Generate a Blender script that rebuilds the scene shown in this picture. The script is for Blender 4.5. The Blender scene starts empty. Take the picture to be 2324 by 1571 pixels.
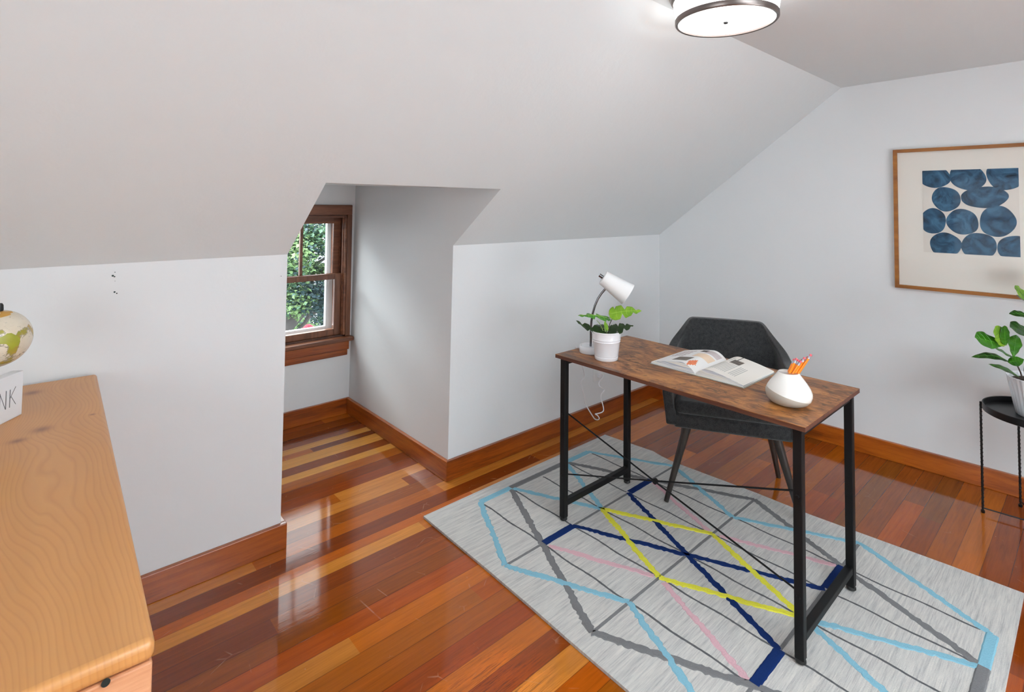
import bpy, bmesh, math, random
from math import pi, sin, cos, radians
from mathutils import Vector, Matrix, noise
random.seed(7)
SC = bpy.context.scene
COL = SC.collection

# ------------------------------------------------------------------ camera
CAMZ = 1.42
YAW, PIT, ROL = radians(47.70), radians(2.122), radians(.5696)
FPX, CX, CY = 1213.2, 1178.8, 420.4
fw = Vector((cos(YAW), sin(YAW), 0)); rt = Vector((sin(YAW), -cos(YAW), 0)); up = Vector((0, 0, 1))
fw, up = cos(PIT) * fw + sin(PIT) * up, cos(PIT) * up - sin(PIT) * fw
rt, up = cos(ROL) * rt + sin(ROL) * up, cos(ROL) * up - sin(ROL) * rt
CAM = Vector((0, 0, CAMZ))
cd = bpy.data.cameras.new('camera'); cam = bpy.data.objects.new('camera', cd); COL.objects.link(cam)
m = Matrix((rt, up, -fw)).transposed().to_4x4(); m.translation = CAM
cam.matrix_world = m
cd.sensor_fit = 'HORIZONTAL'; cd.sensor_width = 36; cd.lens = FPX / 2324 * 36
cd.shift_x = (1162 - CX) / 2324; cd.shift_y = (CY - 785.5) / 2324
cd.clip_start = .02; cd.clip_end = 200
SC.camera = cam

# ------------------------------------------------------------------ world, lights, exposure
W = bpy.data.worlds.new('world'); SC.world = W; W.use_nodes = True
bg = W.node_tree.nodes['Background']; bg.inputs[0].default_value = (.90, .95, 1, 1); bg.inputs[1].default_value = 5.0

def area(name, loc, target, sx, sy, power, color=(1, 1, 1), spread=180):
    l = bpy.data.lights.new(name, 'AREA'); l.shape = 'RECTANGLE'; l.size = sx; l.size_y = sy
    l.energy = power; l.color = color; l.spread = radians(spread)
    o = bpy.data.objects.new(name, l); COL.objects.link(o); o.location = loc
    o.rotation_euler = (Vector(target) - Vector(loc)).to_track_quat('-Z', 'Y').to_euler()
    return o
# fill lights added at invented, unseen windows in the gable and rear walls
area('added_fill_gable', (-1.55, .1, 1.3), (2, .1, 1.2), 1.5, 1.05, 12, (.88, .95, 1))
area('added_fill_rear', (1.6, -1.93, .83), (1.6, 2, 1.0), 1.5, .7, 27, (.89, .955, 1))
area('added_sky_fill_dormer', (.2, 6.2, 4.3), (1.25, 3.5, .95), 5.0, 4.6, 1700, (.93, .97, 1))  # added panel boosting the sky light that reaches the dormer nook
area('photo_flash_bounced_off_ceiling', (1.0, -.9, 1.55), (1.05, -.98, 2.2), .8, .6, 72, (.88, .95, 1), 135)
vs = SC.view_settings
vs.view_transform = 'Standard'; vs.look = 'None'; vs.gamma = 1; vs.exposure = -0.02
vs.use_curve_mapping = False

# ------------------------------------------------------------------ helpers: pixels of the photo to points of the room
def ray(px, py): return fw + (px - CX) / FPX * rt - (py - CY) / FPX * up
def onz(px, py, z): d = ray(px, py); return CAM + d * ((z - CAMZ) / d.z)
def ony(px, py, Y): d = ray(px, py); return CAM + d * (Y / d.y)
def at(px, py, D): return CAM + ray(px, py) * D

# ------------------------------------------------------------------ materials
def srgb(r, g, b):
    f = lambda c: ((c / 255) / 12.92 if c <= 10.3 else ((c / 255 + .055) / 1.055) ** 2.4)
    return (f(r), f(g), f(b), 1)
class NT:
    def __init__(s, name):
        s.m = bpy.data.materials.new(name); s.m.use_nodes = True; s.t = s.m.node_tree; s.b = s.t.nodes['Principled BSDF']
        s.out = s.t.nodes['Material Output']
    def n(s, typ, **kw):
        x = s.t.nodes.new(typ)
        for k, v in kw.items():
            if hasattr(x, k): setattr(x, k, v)
            else: x.inputs[k.replace('_', ' ')].default_value = v
        return x
    def l(s, a, b): s.t.links.new(a, b)
    def coords(s, scale=(1, 1, 1), rot=(0, 0, 0), kind='Object', loc=(0, 0, 0)):
        tc = s.n('ShaderNodeTexCoord'); mp = s.n('ShaderNodeMapping')
        mp.inputs['Scale'].default_value = scale; mp.inputs['Rotation'].default_value = rot; mp.inputs['Location'].default_value = loc
        s.l(tc.outputs[kind], mp.inputs[0]); return mp.outputs[0]
    def noise(s, vec, scale=5, detail=4, rough=.55, dist=0):
        x = s.n('ShaderNodeTexNoise'); x.inputs['Scale'].default_value = scale; x.inputs['Detail'].default_value = detail
        x.inputs['Roughness'].default_value = rough; x.inputs['Distortion'].default_value = dist
        s.l(vec, x.inputs['Vector']); return x.outputs['Fac']
    def ramp(s, fac, stops):
        r = s.n('ShaderNodeValToRGB'); e = r.color_ramp.elements
        while len(e) < len(stops): e.new(.5)
        for i, (p, c) in enumerate(stops): e[i].position = p; e[i].color = c
        s.l(fac, r.inputs[0]); return r.outputs[0]
    def mix(s, fac, a, b, mode='MIX'):
        x = s.n('ShaderNodeMix', data_type='RGBA', blend_type=mode)
        for v, i in ((fac, 0), (a, 6), (b, 7)):
            if hasattr(v, 'node'): s.l(v, x.inputs[i])
            else: x.inputs[i].default_value = v
        return x.outputs[2]
    def math(s, op, a, b=0.0, c=None):
        x = s.n('ShaderNodeMath', operation=op)
        for v, i in ((a, 0), (b, 1), (c, 2)):
            if v is None: continue
            if hasattr(v, 'node'): s.l(v, x.inputs[i])
            else: x.inputs[i].default_value = v
        return x.outputs[0]
    def bump(s, h, strength=.2, dist=.01):
        x = s.n('ShaderNodeBump'); x.inputs['Strength'].default_value = strength; x.inputs['Distance'].default_value = dist
        s.l(h, x.inputs['Height']); s.l(x.outputs[0], s.b.inputs['Normal']); return x
    def col(s, c):
        if hasattr(c, 'node'): s.l(c, s.b.inputs['Base Color'])
        else: s.b.inputs['Base Color'].default_value = c
    def rough(s, v):
        if hasattr(v, 'node'): s.l(v, s.b.inputs['Roughness'])
        else: s.b.inputs['Roughness'].default_value = v
    def set(s, **k):
        for a, v in k.items(): s.b.inputs[a.replace('_', ' ')].default_value = v
G = lambda v: (v, v, v, 1)

def mat_plaster(name, c, bump=.08):
    n = NT(name); v = n.coords(); f = n.noise(v, 1.3, 3, .5)
    n.col(n.mix(f, c, tuple(min(1, x * 1.03) for x in c[:3]) + (1,)))
    f2 = n.noise(v, 9, 4, .6); n.bump(f2, bump, .02); n.rough(.62); n.set(Specular_IOR_Level=.28); return n.m
def mat_plain(name, c, rough=.5, metal=0, noise_amt=.06, scale=20, bump=0, coat=0, spec=.5):
    n = NT(name); v = n.coords(); f = n.noise(v, scale, 3)
    n.col(n.mix(f, tuple(x * (1 - noise_amt) for x in c[:3]) + (1,), tuple(min(1, x * (1 + noise_amt)) for x in c[:3]) + (1,)))
    n.rough(rough); n.set(Metallic=metal, Coat_Weight=coat, Specular_IOR_Level=spec)
    if bump: n.bump(f, bump, .004)
    return n.m
def mat_wood(name, dark, mid, light, axis='X', rough=.4, coat=0, grain=1.0, fine=1.0, knots=None, seed=0):
    n = NT(name)
    st = {'X': (.9, 14, 14), 'Y': (14, .9, 14), 'Z': (14, 14, .9)}[axis]
    v = n.coords(tuple(q * grain for q in st), loc=(seed, seed * .7, seed * .3))
    a = n.noise(v, 1.6, 5, .6, .8)
    v2 = n.coords(tuple(q * 6 * fine for q in st), loc=(seed, 0, 0)); b = n.noise(v2, 3, 3, .6)
    f = n.math('ADD', n.math('MULTIPLY', a, .75), n.math('MULTIPLY', b, .25))
    c = n.ramp(f, [(.30, dark), (.48, mid), (.68, light)])
    if knots:
        vo = n.n('ShaderNodeTexVoronoi'); vo.inputs['Scale'].default_value = knots
        kv = n.coords({'X': (.35, 1, 1), 'Y': (1, .35, 1), 'Z': (1, 1, .35)}[axis], loc=(seed + .3, 1.1, .4)); n.l(kv, vo.inputs['Vector'])
        k = n.ramp(vo.outputs['Distance'], [(0, G(1)), (.07, G(.8)), (.14, G(0))])
        c = n.mix(k, c, tuple(x * .35 for x in dark[:3]) + (1,))
    n.col(c); n.rough(rough); n.set(Coat_Weight=coat, Coat_Roughness=.12); n.bump(b, .12, .002); return n.m

M = {}
M['wall'] = mat_plaster('plaster_white', (.765, .785, .798, 1))
M['wall_blue'] = M['wall']
M['ceil'] = mat_plaster('plaster_ceiling', (.775, .825, .842, 1), .12)
M['trim'] = mat_wood('fir_trim', srgb(86, 32, 7), srgb(142, 66, 15), srgb(172, 90, 26), 'X', .3, .5, 1, 1, 2.2)
M['trim_y'] = mat_wood('fir_trim_crosswise', srgb(96, 38, 6), srgb(160, 78, 16), srgb(190, 104, 28), 'Y', .3, .5, 1, 1, 2.2, 3)
M['sash'] = mat_wood('window_wood', srgb(62, 30, 16), srgb(108, 62, 36), srgb(142, 90, 58), 'Z', .38, .25, 1)
M['sash_x'] = mat_wood('window_wood_cross', srgb(66, 32, 16), srgb(112, 64, 38), srgb(146, 92, 60), 'X', .38, .25, 1)
M['sash_dark'] = mat_wood('window_wood_dark', srgb(34, 18, 12), srgb(70, 38, 24), srgb(104, 62, 40), 'Z', .5, .1, 1)  # darker, rougher tone for the jamb
M['whiteframe'] = mat_plain('painted_storm_frame', srgb(214, 216, 220), .5)
M['black'] = mat_plain('black_metal', srgb(13, 13, 14), .5, 0, .1, 30, spec=.25)
M['blackpl'] = mat_plain('black_plastic', srgb(20, 20, 20), .5)
M['tray'] = mat_plain('black_tray_enamel', srgb(14, 14, 15), .38, .2)
M['white_gloss'] = mat_plain('white_enamel', srgb(238, 239, 243), .22, 0, .01, 10, 0, .4)
M['white_matte'] = mat_plain('white_shade_paint', srgb(236, 236, 236), .55, 0, .01)
M['cord'] = mat_plain('white_cord', srgb(235, 235, 238), .5)
M['chrome'] = mat_plain('brushed_chrome', srgb(120, 120, 124), .18, 1, .02)
M['nickel'] = mat_plain('dark_nickel', srgb(122, 112, 108), .32, .9, .04)
M['glaze'] = mat_plain('cream_glaze', srgb(236, 233, 228), .14, 0, .015, 12, 0, .5)
M['clay'] = mat_plain('raw_clay', srgb(172, 162, 150), .45, 0, .04, 40)
n = NT('dipped_glaze_over_clay'); sp3 = n.n('ShaderNodeSeparateXYZ'); n.l(n.coords(), sp3.inputs[0])
hh = n.math('ADD', sp3.outputs[2], n.math('ADD', n.math('MULTIPLY', sp3.outputs[0], .12), n.math('MULTIPLY', sp3.outputs[1], -.22)))
gm = n.math('GREATER_THAN', hh, .0345); n.col(n.mix(gm, srgb(176, 166, 154), srgb(238, 235, 230))); n.rough(n.mix(gm, G(.5), G(.12))); M['glaze'] = n.m
M['clay_in'] = mat_plain('clay_inside', srgb(176, 128, 104), .7)
M['orange'] = mat_plain('pencil_orange', srgb(246, 134, 12), .35, 0, .04, 40)
M['eraser'] = mat_plain('pencil_eraser', srgb(212, 92, 100), .8)
M['ferrule'] = mat_plain('pencil_ferrule', srgb(185, 188, 200), .3, .8, .2, 200)
M['walnut_leg'] = mat_wood('dark_stained_leg', srgb(14, 11, 9), srgb(36, 30, 27), srgb(62, 53, 47), 'Z', .4, .2, 1.5)
M['soil'] = mat_plain('potting_soil', srgb(60, 50, 40), .95, 0, .4, 80, .6)
M['twig'] = mat_plain('plant_stem_brown', srgb(70, 56, 48), .7)
M['stemg'] = mat_plain('plant_stem_green', srgb(150, 176, 96), .55)
M['page'] = mat_plain('page_paper', srgb(232, 226, 218), .75, 0, .01)
M['pagew'] = mat_plain('page_paper_white', srgb(240, 238, 236), .6, 0, .01)
M['edge'] = None
M['ink'] = mat_plain('printed_text_grey', srgb(186, 183, 178), .8)
M['inkd'] = mat_plain('printed_dark', srgb(66, 58, 58), .7, 0, .3, 60)
M['peach'] = mat_plain('printed_peach', srgb(232, 206, 180), .7)
M['lilac'] = mat_plain('printed_lilac', srgb(198, 184, 184), .7, 0, .2, 40)
M['photo'] = mat_plain('printed_photo', srgb(110, 100, 90), .6, 0, .6, 90)
M['orangep'] = mat_plain('printed_orange', srgb(214, 118, 78), .6, 0, .5, 120)
M['cover'] = mat_plain('book_cover_grey', srgb(150, 148, 142), .6)
M['outlet'] = mat_plain('outlet_plate', srgb(232, 232, 232), .35)
M['screw'] = mat_plain('dark_screw', srgb(46, 58, 58), .4, .6)
M['mat_board'] = mat_plain('mat_board', srgb(232, 228, 220), .85, 0, .012, 3)
M['paper'] = mat_plain('art_paper', srgb(224, 218, 210), .85, 0, .015, 6)
M['sign'] = mat_plain('sign_white', srgb(236, 238, 242), .5, 0, .01)
M['lettering'] = mat_plain('sign_lettering', srgb(70, 70, 74), .6)
M['grass'] = mat_plain('lawn', srgb(84, 116, 56), .9, 0, .25, 3)
M['pave'] = mat_plain('pale_paving', srgb(150, 150, 154), .9, 0, .05, 2)
M['bark'] = mat_plain('tree_bark', srgb(70, 66, 66), .9, 0, .3, 12)
M['red'] = mat_plain('red_petals', srgb(176, 40, 62), .6, 0, .1)
M['wirepink'] = M['red']

n = NT('frame_oak'); v = n.coords((8, 1, 8)); n.col(n.ramp(n.noise(v, 4, 4), [(.3, srgb(126, 72, 14)), (.7, srgb(172, 108, 34))])); n.rough(.45); M['oak'] = n.m

# page block edge: thin stacked sheets
n = NT('page_edges'); v = n.coords((1, 1, 1)); f = n.noise(n.coords((6, 6, 420)), 1, 2)
n.col(n.ramp(f, [(.36, srgb(158, 164, 178)), (.5, srgb(222, 224, 228)), (.6, srgb(238, 232, 216))])); n.rough(.8); M['edge'] = n.m

# picture glass and window glass
def mat_glass(name, tint=(1, 1, 1, 1), amount=.08):
    n = NT(name); t = n.n('ShaderNodeBsdfTransparent'); t.inputs[0].default_value = tint
    g = n.n('ShaderNodeBsdfGlossy'); g.inputs['Roughness'].default_value = .02
    fr = n.n('ShaderNodeFresnel'); fr.inputs['IOR'].default_value = 1.45
    mx = n.n('ShaderNodeMixShader'); n.l(n.math('MULTIPLY', fr.outputs[0], amount * 10), mx.inputs[0])
    n.l(t.outputs[0], mx.inputs[1]); n.l(g.outputs[0], mx.inputs[2]); n.l(mx.outputs[0], n.out.inputs[0]); return n.m
M['glass'] = mat_glass('window_glass', (.97, .99, .98, 1), .06)
M['picglass'] = mat_glass('picture_glass', (1, 1, 1, 1), .008)

# lamp glass
n = NT('glowing_frosted_glass'); n.col(srgb(250, 250, 250)); n.b.inputs['Emission Color'].default_value = (1, .995, .98, 1)
n.b.inputs['Emission Strength'].default_value = 5; n.rough(.3); M['glow'] = n.m

# desktop: rustic brown board
n = NT('rustic_desktop'); v = n.coords((6, 2.2, 6)); a = n.noise(v, 2.0, 6, .66, 1.8)
b = n.noise(n.coords((60, 4, 60)), 2, 3); f = n.math('ADD', n.math('MULTIPLY', a, .8), n.math('MULTIPLY', b, .2))
c = n.ramp(f, [(.32, srgb(60, 32, 14)), (.43, srgb(108, 64, 30)), (.52, srgb(150, 94, 46)), (.64, srgb(182, 124, 66))])
s2 = n.noise(n.coords((10, 4.2, 10), loc=(3, 1, 0)), 2.2, 4, .6, 2.4)
c = n.mix(n.ramp(s2, [(.55, G(0)), (.66, G(.8))]), c, srgb(50, 32, 24))
n.col(c); n.rough(.38); n.set(Specular_IOR_Level=.35); n.bump(b, .06, .001); M['desk'] = n.m
M['deskedge'] = mat_wood('desktop_edge', srgb(48, 22, 14), srgb(80, 42, 28), srgb(104, 62, 42), 'Y', .5)

# pale pine with cathedral grain
n = NT('knotty_pine')
v = n.coords((1, 1, 1)); sep = n.n('ShaderNodeSeparateXYZ'); n.l(v, sep.inputs[0])
w1 = n.noise(n.coords((2.0, .8, 1), loc=(.3, .1, 0)), 2.0, 2, .35)
w2 = n.noise(n.coords((6, 1.2, 1), loc=(7, 2, 0)), 3, 2, .5)
kd = None
# (x, y, breadth x, breadth y, swirl)
knots = [(.036, .247, 4, 7, .020), (.018, .610, 4, 7, .012), (.139, .286, 12, 24, .004), (-.008, .198, 5, 10, .010), (-.034, .015, 3.2, 1.6, .060), (-.05, -.20, 3.0, 1.5, .03)]
base = n.math('ADD', n.math('MULTIPLY', sep.outputs[0], 1.0), n.math('ADD', n.math('MULTIPLY', w1, .15), n.math('MULTIPLY', w2, .012)))
for kx, ky, sx, sy, sw in knots:
    dx = n.math('MULTIPLY', n.math('SUBTRACT', sep.outputs[0], kx), sx * 6); dy = n.math('MULTIPLY', n.math('SUBTRACT', sep.outputs[1], ky), sy * 3)
    r2 = n.math('ADD', n.math('MULTIPLY', dx, dx), n.math('MULTIPLY', dy, dy))
    base = n.math('ADD', base, n.math('MULTIPLY', n.math('POWER', 2.718, n.math('MULTIPLY', r2, -.22)), sw))
    if ky > .1:
        kk = n.math('POWER', 2.718, n.math('MULTIPLY', r2, -5.0)); kd = kk if kd is None else n.math('MAXIMUM', kd, kk)
rings = n.math('FRACT', n.math('MULTIPLY', base, 150))
line = n.ramp(rings, [(0, G(.75)), (.16, G(.25)), (.72, G(0)), (1, G(.75))])
broad = n.noise(n.coords((9, .7, 1)), 1.5, 3)
c = n.mix(broad, srgb(190, 130, 72), srgb(214, 154, 92))
c = n.mix(n.math('MULTIPLY', line, .36), c, srgb(160, 96, 50))
c = n.mix(n.math('MULTIPLY', kd, .8), c, srgb(120, 62, 32))
n.col(c); n.rough(.42); n.set(Coat_Weight=.15); n.bump(line, .05, .001); M['pine'] = n.m
M['pine_end'] = mat_wood('pine_end_panel', srgb(176, 112, 72), srgb(206, 146, 106), srgb(224, 168, 128), 'X', .45, .1, .8)

# upholstery
n = NT('charcoal_upholstery'); f = n.noise(n.coords((1, 1, 1)), 420, 2, .7); f2 = n.noise(n.coords((1, 1, 1)), 60, 3)
n.col(n.ramp(n.math('ADD', n.math('MULTIPLY', f, .7), n.math('MULTIPLY', f2, .3)), [(.35, srgb(22, 22, 22)), (.6, srgb(62, 62, 63))]))
n.rough(.95); n.set(Sheen_Weight=.25, Specular_IOR_Level=.15); n.bump(f, .35, .001); M['fabric'] = n.m

# floor: attribute colour of each board plus grain
n = NT('varnished_fir_boards')
at_ = n.n('ShaderNodeVertexColor'); at_.layer_name = 'board'
g1 = n.noise(n.coords((1.4, 26, 1)), 2.0, 6, .62, .9); g2 = n.noise(n.coords((8, 190, 1)), 1.2, 3, .6)
f = n.math('ADD', n.math('MULTIPLY', g1, .68), n.math('MULTIPLY', g2, .32))
c = n.mix(n.ramp(f, [(.30, G(.62)), (.52, G(1)), (.72, G(1.0))]), G(0), at_.outputs[0], 'MIX')
c = n.mix(1, at_.outputs[0], n.ramp(f, [(.28, G(.66)), (.46, G(.90)), (.60, G(1.06)), (.76, G(1.22))]), 'MULTIPLY')
wear = n.noise(n.coords((1.4, 3.2, 1), loc=(4.3, 2.2, 0)), 1.6, 5, .7)
wm = n.n('ShaderNodeUVMap'); wm.uv_map = 'UVMap'; sepu = n.n('ShaderNodeSeparateXYZ'); n.l(wm.outputs[0], sepu.inputs[0])
ed = n.math('MINIMUM', sepu.outputs[1], n.math('SUBTRACT', 1, sepu.outputs[1]))
edx = n.math('MINIMUM', sepu.outputs[0], n.math('SUBTRACT', 50, sepu.outputs[0]))
gapn = n.noise(n.coords((3, 8, 1)), 3, 3)
gap = n.math('LESS_THAN', ed, n.math('MULTIPLY', gapn, .030))
c = n.mix(n.math('MULTIPLY', gap, .5), c, srgb(26, 12, 8))
sp = n.noise(n.coords((1, 1, 1)), 60, 2, .5)
c = n.mix(n.ramp(sp, [(.775, G(0)), (.80, G(.5))]), c, srgb(190, 150, 120))
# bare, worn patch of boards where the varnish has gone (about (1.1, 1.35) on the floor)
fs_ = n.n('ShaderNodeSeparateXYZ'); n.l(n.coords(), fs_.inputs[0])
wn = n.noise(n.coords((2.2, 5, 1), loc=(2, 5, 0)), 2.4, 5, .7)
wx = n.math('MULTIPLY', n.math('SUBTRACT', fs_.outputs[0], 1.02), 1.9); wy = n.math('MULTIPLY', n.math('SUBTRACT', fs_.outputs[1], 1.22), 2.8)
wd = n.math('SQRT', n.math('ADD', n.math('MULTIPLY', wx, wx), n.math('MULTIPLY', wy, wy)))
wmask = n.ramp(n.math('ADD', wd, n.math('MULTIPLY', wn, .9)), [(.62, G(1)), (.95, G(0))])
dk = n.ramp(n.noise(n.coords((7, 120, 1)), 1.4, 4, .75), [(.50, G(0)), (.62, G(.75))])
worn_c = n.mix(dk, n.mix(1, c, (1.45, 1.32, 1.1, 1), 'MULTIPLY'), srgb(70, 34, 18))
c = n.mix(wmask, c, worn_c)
scr = n.n('ShaderNodeTexVoronoi'); scr.feature = 'DISTANCE_TO_EDGE'; scr.inputs['Scale'].default_value = 7
n.l(n.coords((1, 1, 1)), scr.inputs['Vector'])
scm = n.math('MULTIPLY', n.ramp(scr.outputs['Distance'], [(0, G(1)), (.012, G(0))]), n.ramp(n.noise(n.coords(), 7, 3, .7), [(.56, G(0)), (.66, G(.35))]))
c = n.mix(scm, c, srgb(206, 160, 126))
n.col(c)
sc1 = n.noise(n.coords((1, 1.6, 1)), 3, 4, .6)
n.rough(n.ramp(n.math('ADD', n.math('MULTIPLY', sc1, .6), n.math('MULTIPLY', wear, .4)), [(.3, G(.10)), (.6, G(.20)), (.8, G(.34))]))
n.set(Specular_IOR_Level=.04, Coat_Weight=.95, Coat_Roughness=.05, Coat_IOR=1.38)
h = n.math('ADD', n.math('MULTIPLY', n.noise(n.coords((2, 9, 1)), 2.2, 3, .5), .5), n.math('ADD', n.math('MULTIPLY', g2, .22), n.math('MULTIPLY', gap, -.5)))
bn = n.bump(h, .10, .004); n.l(bn.outputs[0], n.b.inputs['Coat Normal']); M['floor'] = n.m

# rug materials
n = NT('rug_pale_pile'); s1 = n.noise(n.coords((9, 200, 1)), 1.2, 3, .7); s2 = n.noise(n.coords((3, 40, 1)), 2, 4, .65); s3 = n.noise(n.coords(), 1.6, 2)
f = n.math('ADD', n.math('MULTIPLY', s1, .5), n.math('MULTIPLY', s2, .5))
c = n.ramp(f, [(.33, srgb(160, 158, 158)), (.5, srgb(195, 192, 188)), (.68, srgb(218, 213, 205))])
n.col(c); n.rough(.97); n.set(Specular_IOR_Level=.08, Sheen_Weight=.1); n.bump(n.math('ADD', s1, n.noise(n.coords(), 300, 2)), .5, .003); M['rug'] = n.m
def rugline(name, c, amt=.14):
    n = NT(name); f = n.noise(n.coords(), 240, 3, .7)
    n.col(n.mix(f, tuple(x * (1 - amt) for x in c[:3]) + (1,), tuple(min(1, x * (1 + amt)) for x in c[:3]) + (1,)))
    n.rough(.97); n.set(Specular_IOR_Level=.08); n.bump(f, .8, .004); return n.m
RUG = dict(blue=rugline('rug_sky_blue', srgb(134, 184, 202)), grey=rugline('rug_grey', srgb(122, 121, 122)), navy=rugline('rug_navy', srgb(24, 46, 98)),
           yellow=rugline('rug_yellow', srgb(226, 220, 74)), pink=rugline('rug_pink', srgb(214, 172, 180)), dark=rugline('rug_charcoal', srgb(96, 96, 98)))

def mat_leaf(name, dark, light, rough=.38, scale=18, trans=.15):
    n = NT(name); f = n.noise(n.coords(), scale, 3); n.col(n.mix(n.ramp(f, [(.35, G(0)), (.65, G(1))]), dark, light)); n.rough(rough)
    n.set(Specular_IOR_Level=.4)
    if trans:
        tr = n.n('ShaderNodeBsdfTranslucent'); tr.inputs[0].default_value = light
        mx = n.n('ShaderNodeMixShader'); mx.inputs[0].default_value = trans
        n.l(n.b.outputs[0], mx.inputs[1]); n.l(tr.outputs[0], mx.inputs[2]); n.l(mx.outputs[0], n.out.inputs[0])
    return n.m
M['leaf_bright'] = mat_leaf('leaf_bright_green', srgb(96, 140, 20), srgb(140, 182, 44))
M['leaf_mid'] = mat_leaf('leaf_mid_green', srgb(40, 110, 24), srgb(74, 148, 38))
M['leaf_dark'] = mat_leaf('leaf_dark_green', srgb(26, 44, 20), srgb(44, 70, 26), .4, 18, .05)
M['leaf_fig'] = mat_leaf('leaf_fig_green', srgb(34, 90, 6), srgb(60, 128, 14), .3)
M['leaf_figd'] = mat_leaf('leaf_fig_dark', srgb(22, 52, 12), srgb(42, 78, 22), .35, 14, .05)
M['leaf_vein'] = mat_leaf('leaf_vein', srgb(150, 190, 70), srgb(170, 206, 90), .5, 18, 0)
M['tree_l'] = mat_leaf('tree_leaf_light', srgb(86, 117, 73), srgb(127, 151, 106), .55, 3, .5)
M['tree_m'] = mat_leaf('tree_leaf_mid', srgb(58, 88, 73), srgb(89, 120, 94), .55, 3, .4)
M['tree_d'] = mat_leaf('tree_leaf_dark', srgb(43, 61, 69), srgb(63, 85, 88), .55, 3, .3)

# watercolour blues
def mat_water(name, seed, d=1.0):
    n = NT(name); v = n.coords((1, 1, 1), loc=(seed * 3.1, seed * 1.7, seed)); a = n.noise(v, 12, 4, .6, 1.6)
    n.col(n.ramp(a, [(.32, tuple(x * d for x in srgb(26, 42, 60)[:3]) + (1,)), (.48, srgb(40, 76, 104)), (.66, srgb(66, 108, 138))])); n.rough(.8); return n.m
M['water'] = [mat_water('watercolour_blue_%s' % w, i, .8 + .2 * (i % 2)) for i, w in enumerate(('deep', 'mid', 'washed', 'inky'))]

# globe map
n = NT('antique_globe_map'); v = n.coords(loc=(.39, .15, .22)); a = n.noise(v, 15, 5, .62, .6)
sea = n.mix(n.noise(v, 26, 4), srgb(206, 192, 166), srgb(238, 226, 208))
land = n.ramp(n.noise(v, 20, 3), [(.4, srgb(150, 150, 50)), (.55, srgb(168, 148, 60)), (.66, srgb(196, 150, 70))])
c = n.mix(n.ramp(a, [(.555, G(0)), (.57, G(1))]), sea, land)
c = n.mix(n.ramp(a, [(.535, G(0)), (.552, G(.85)), (.568, G(.0))]), c, srgb(110, 96, 70))
c = n.mix(n.ramp(n.noise(n.coords((1, 1, 3)), 70, 4, .8), [(.60, G(0)), (.66, G(.45))]), c, srgb(96, 88, 96))
n.col(c); n.rough(.35); n.set(Coat_Weight=.3); M['globe'] = n.m
M['globe_land'] = mat_plain('globe_olive_land', srgb(158, 158, 50), .4, 0, .2, 60)
M['globe_land2'] = mat_plain('globe_ochre_land', srgb(200, 148, 66), .4, 0, .2, 60)

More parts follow.
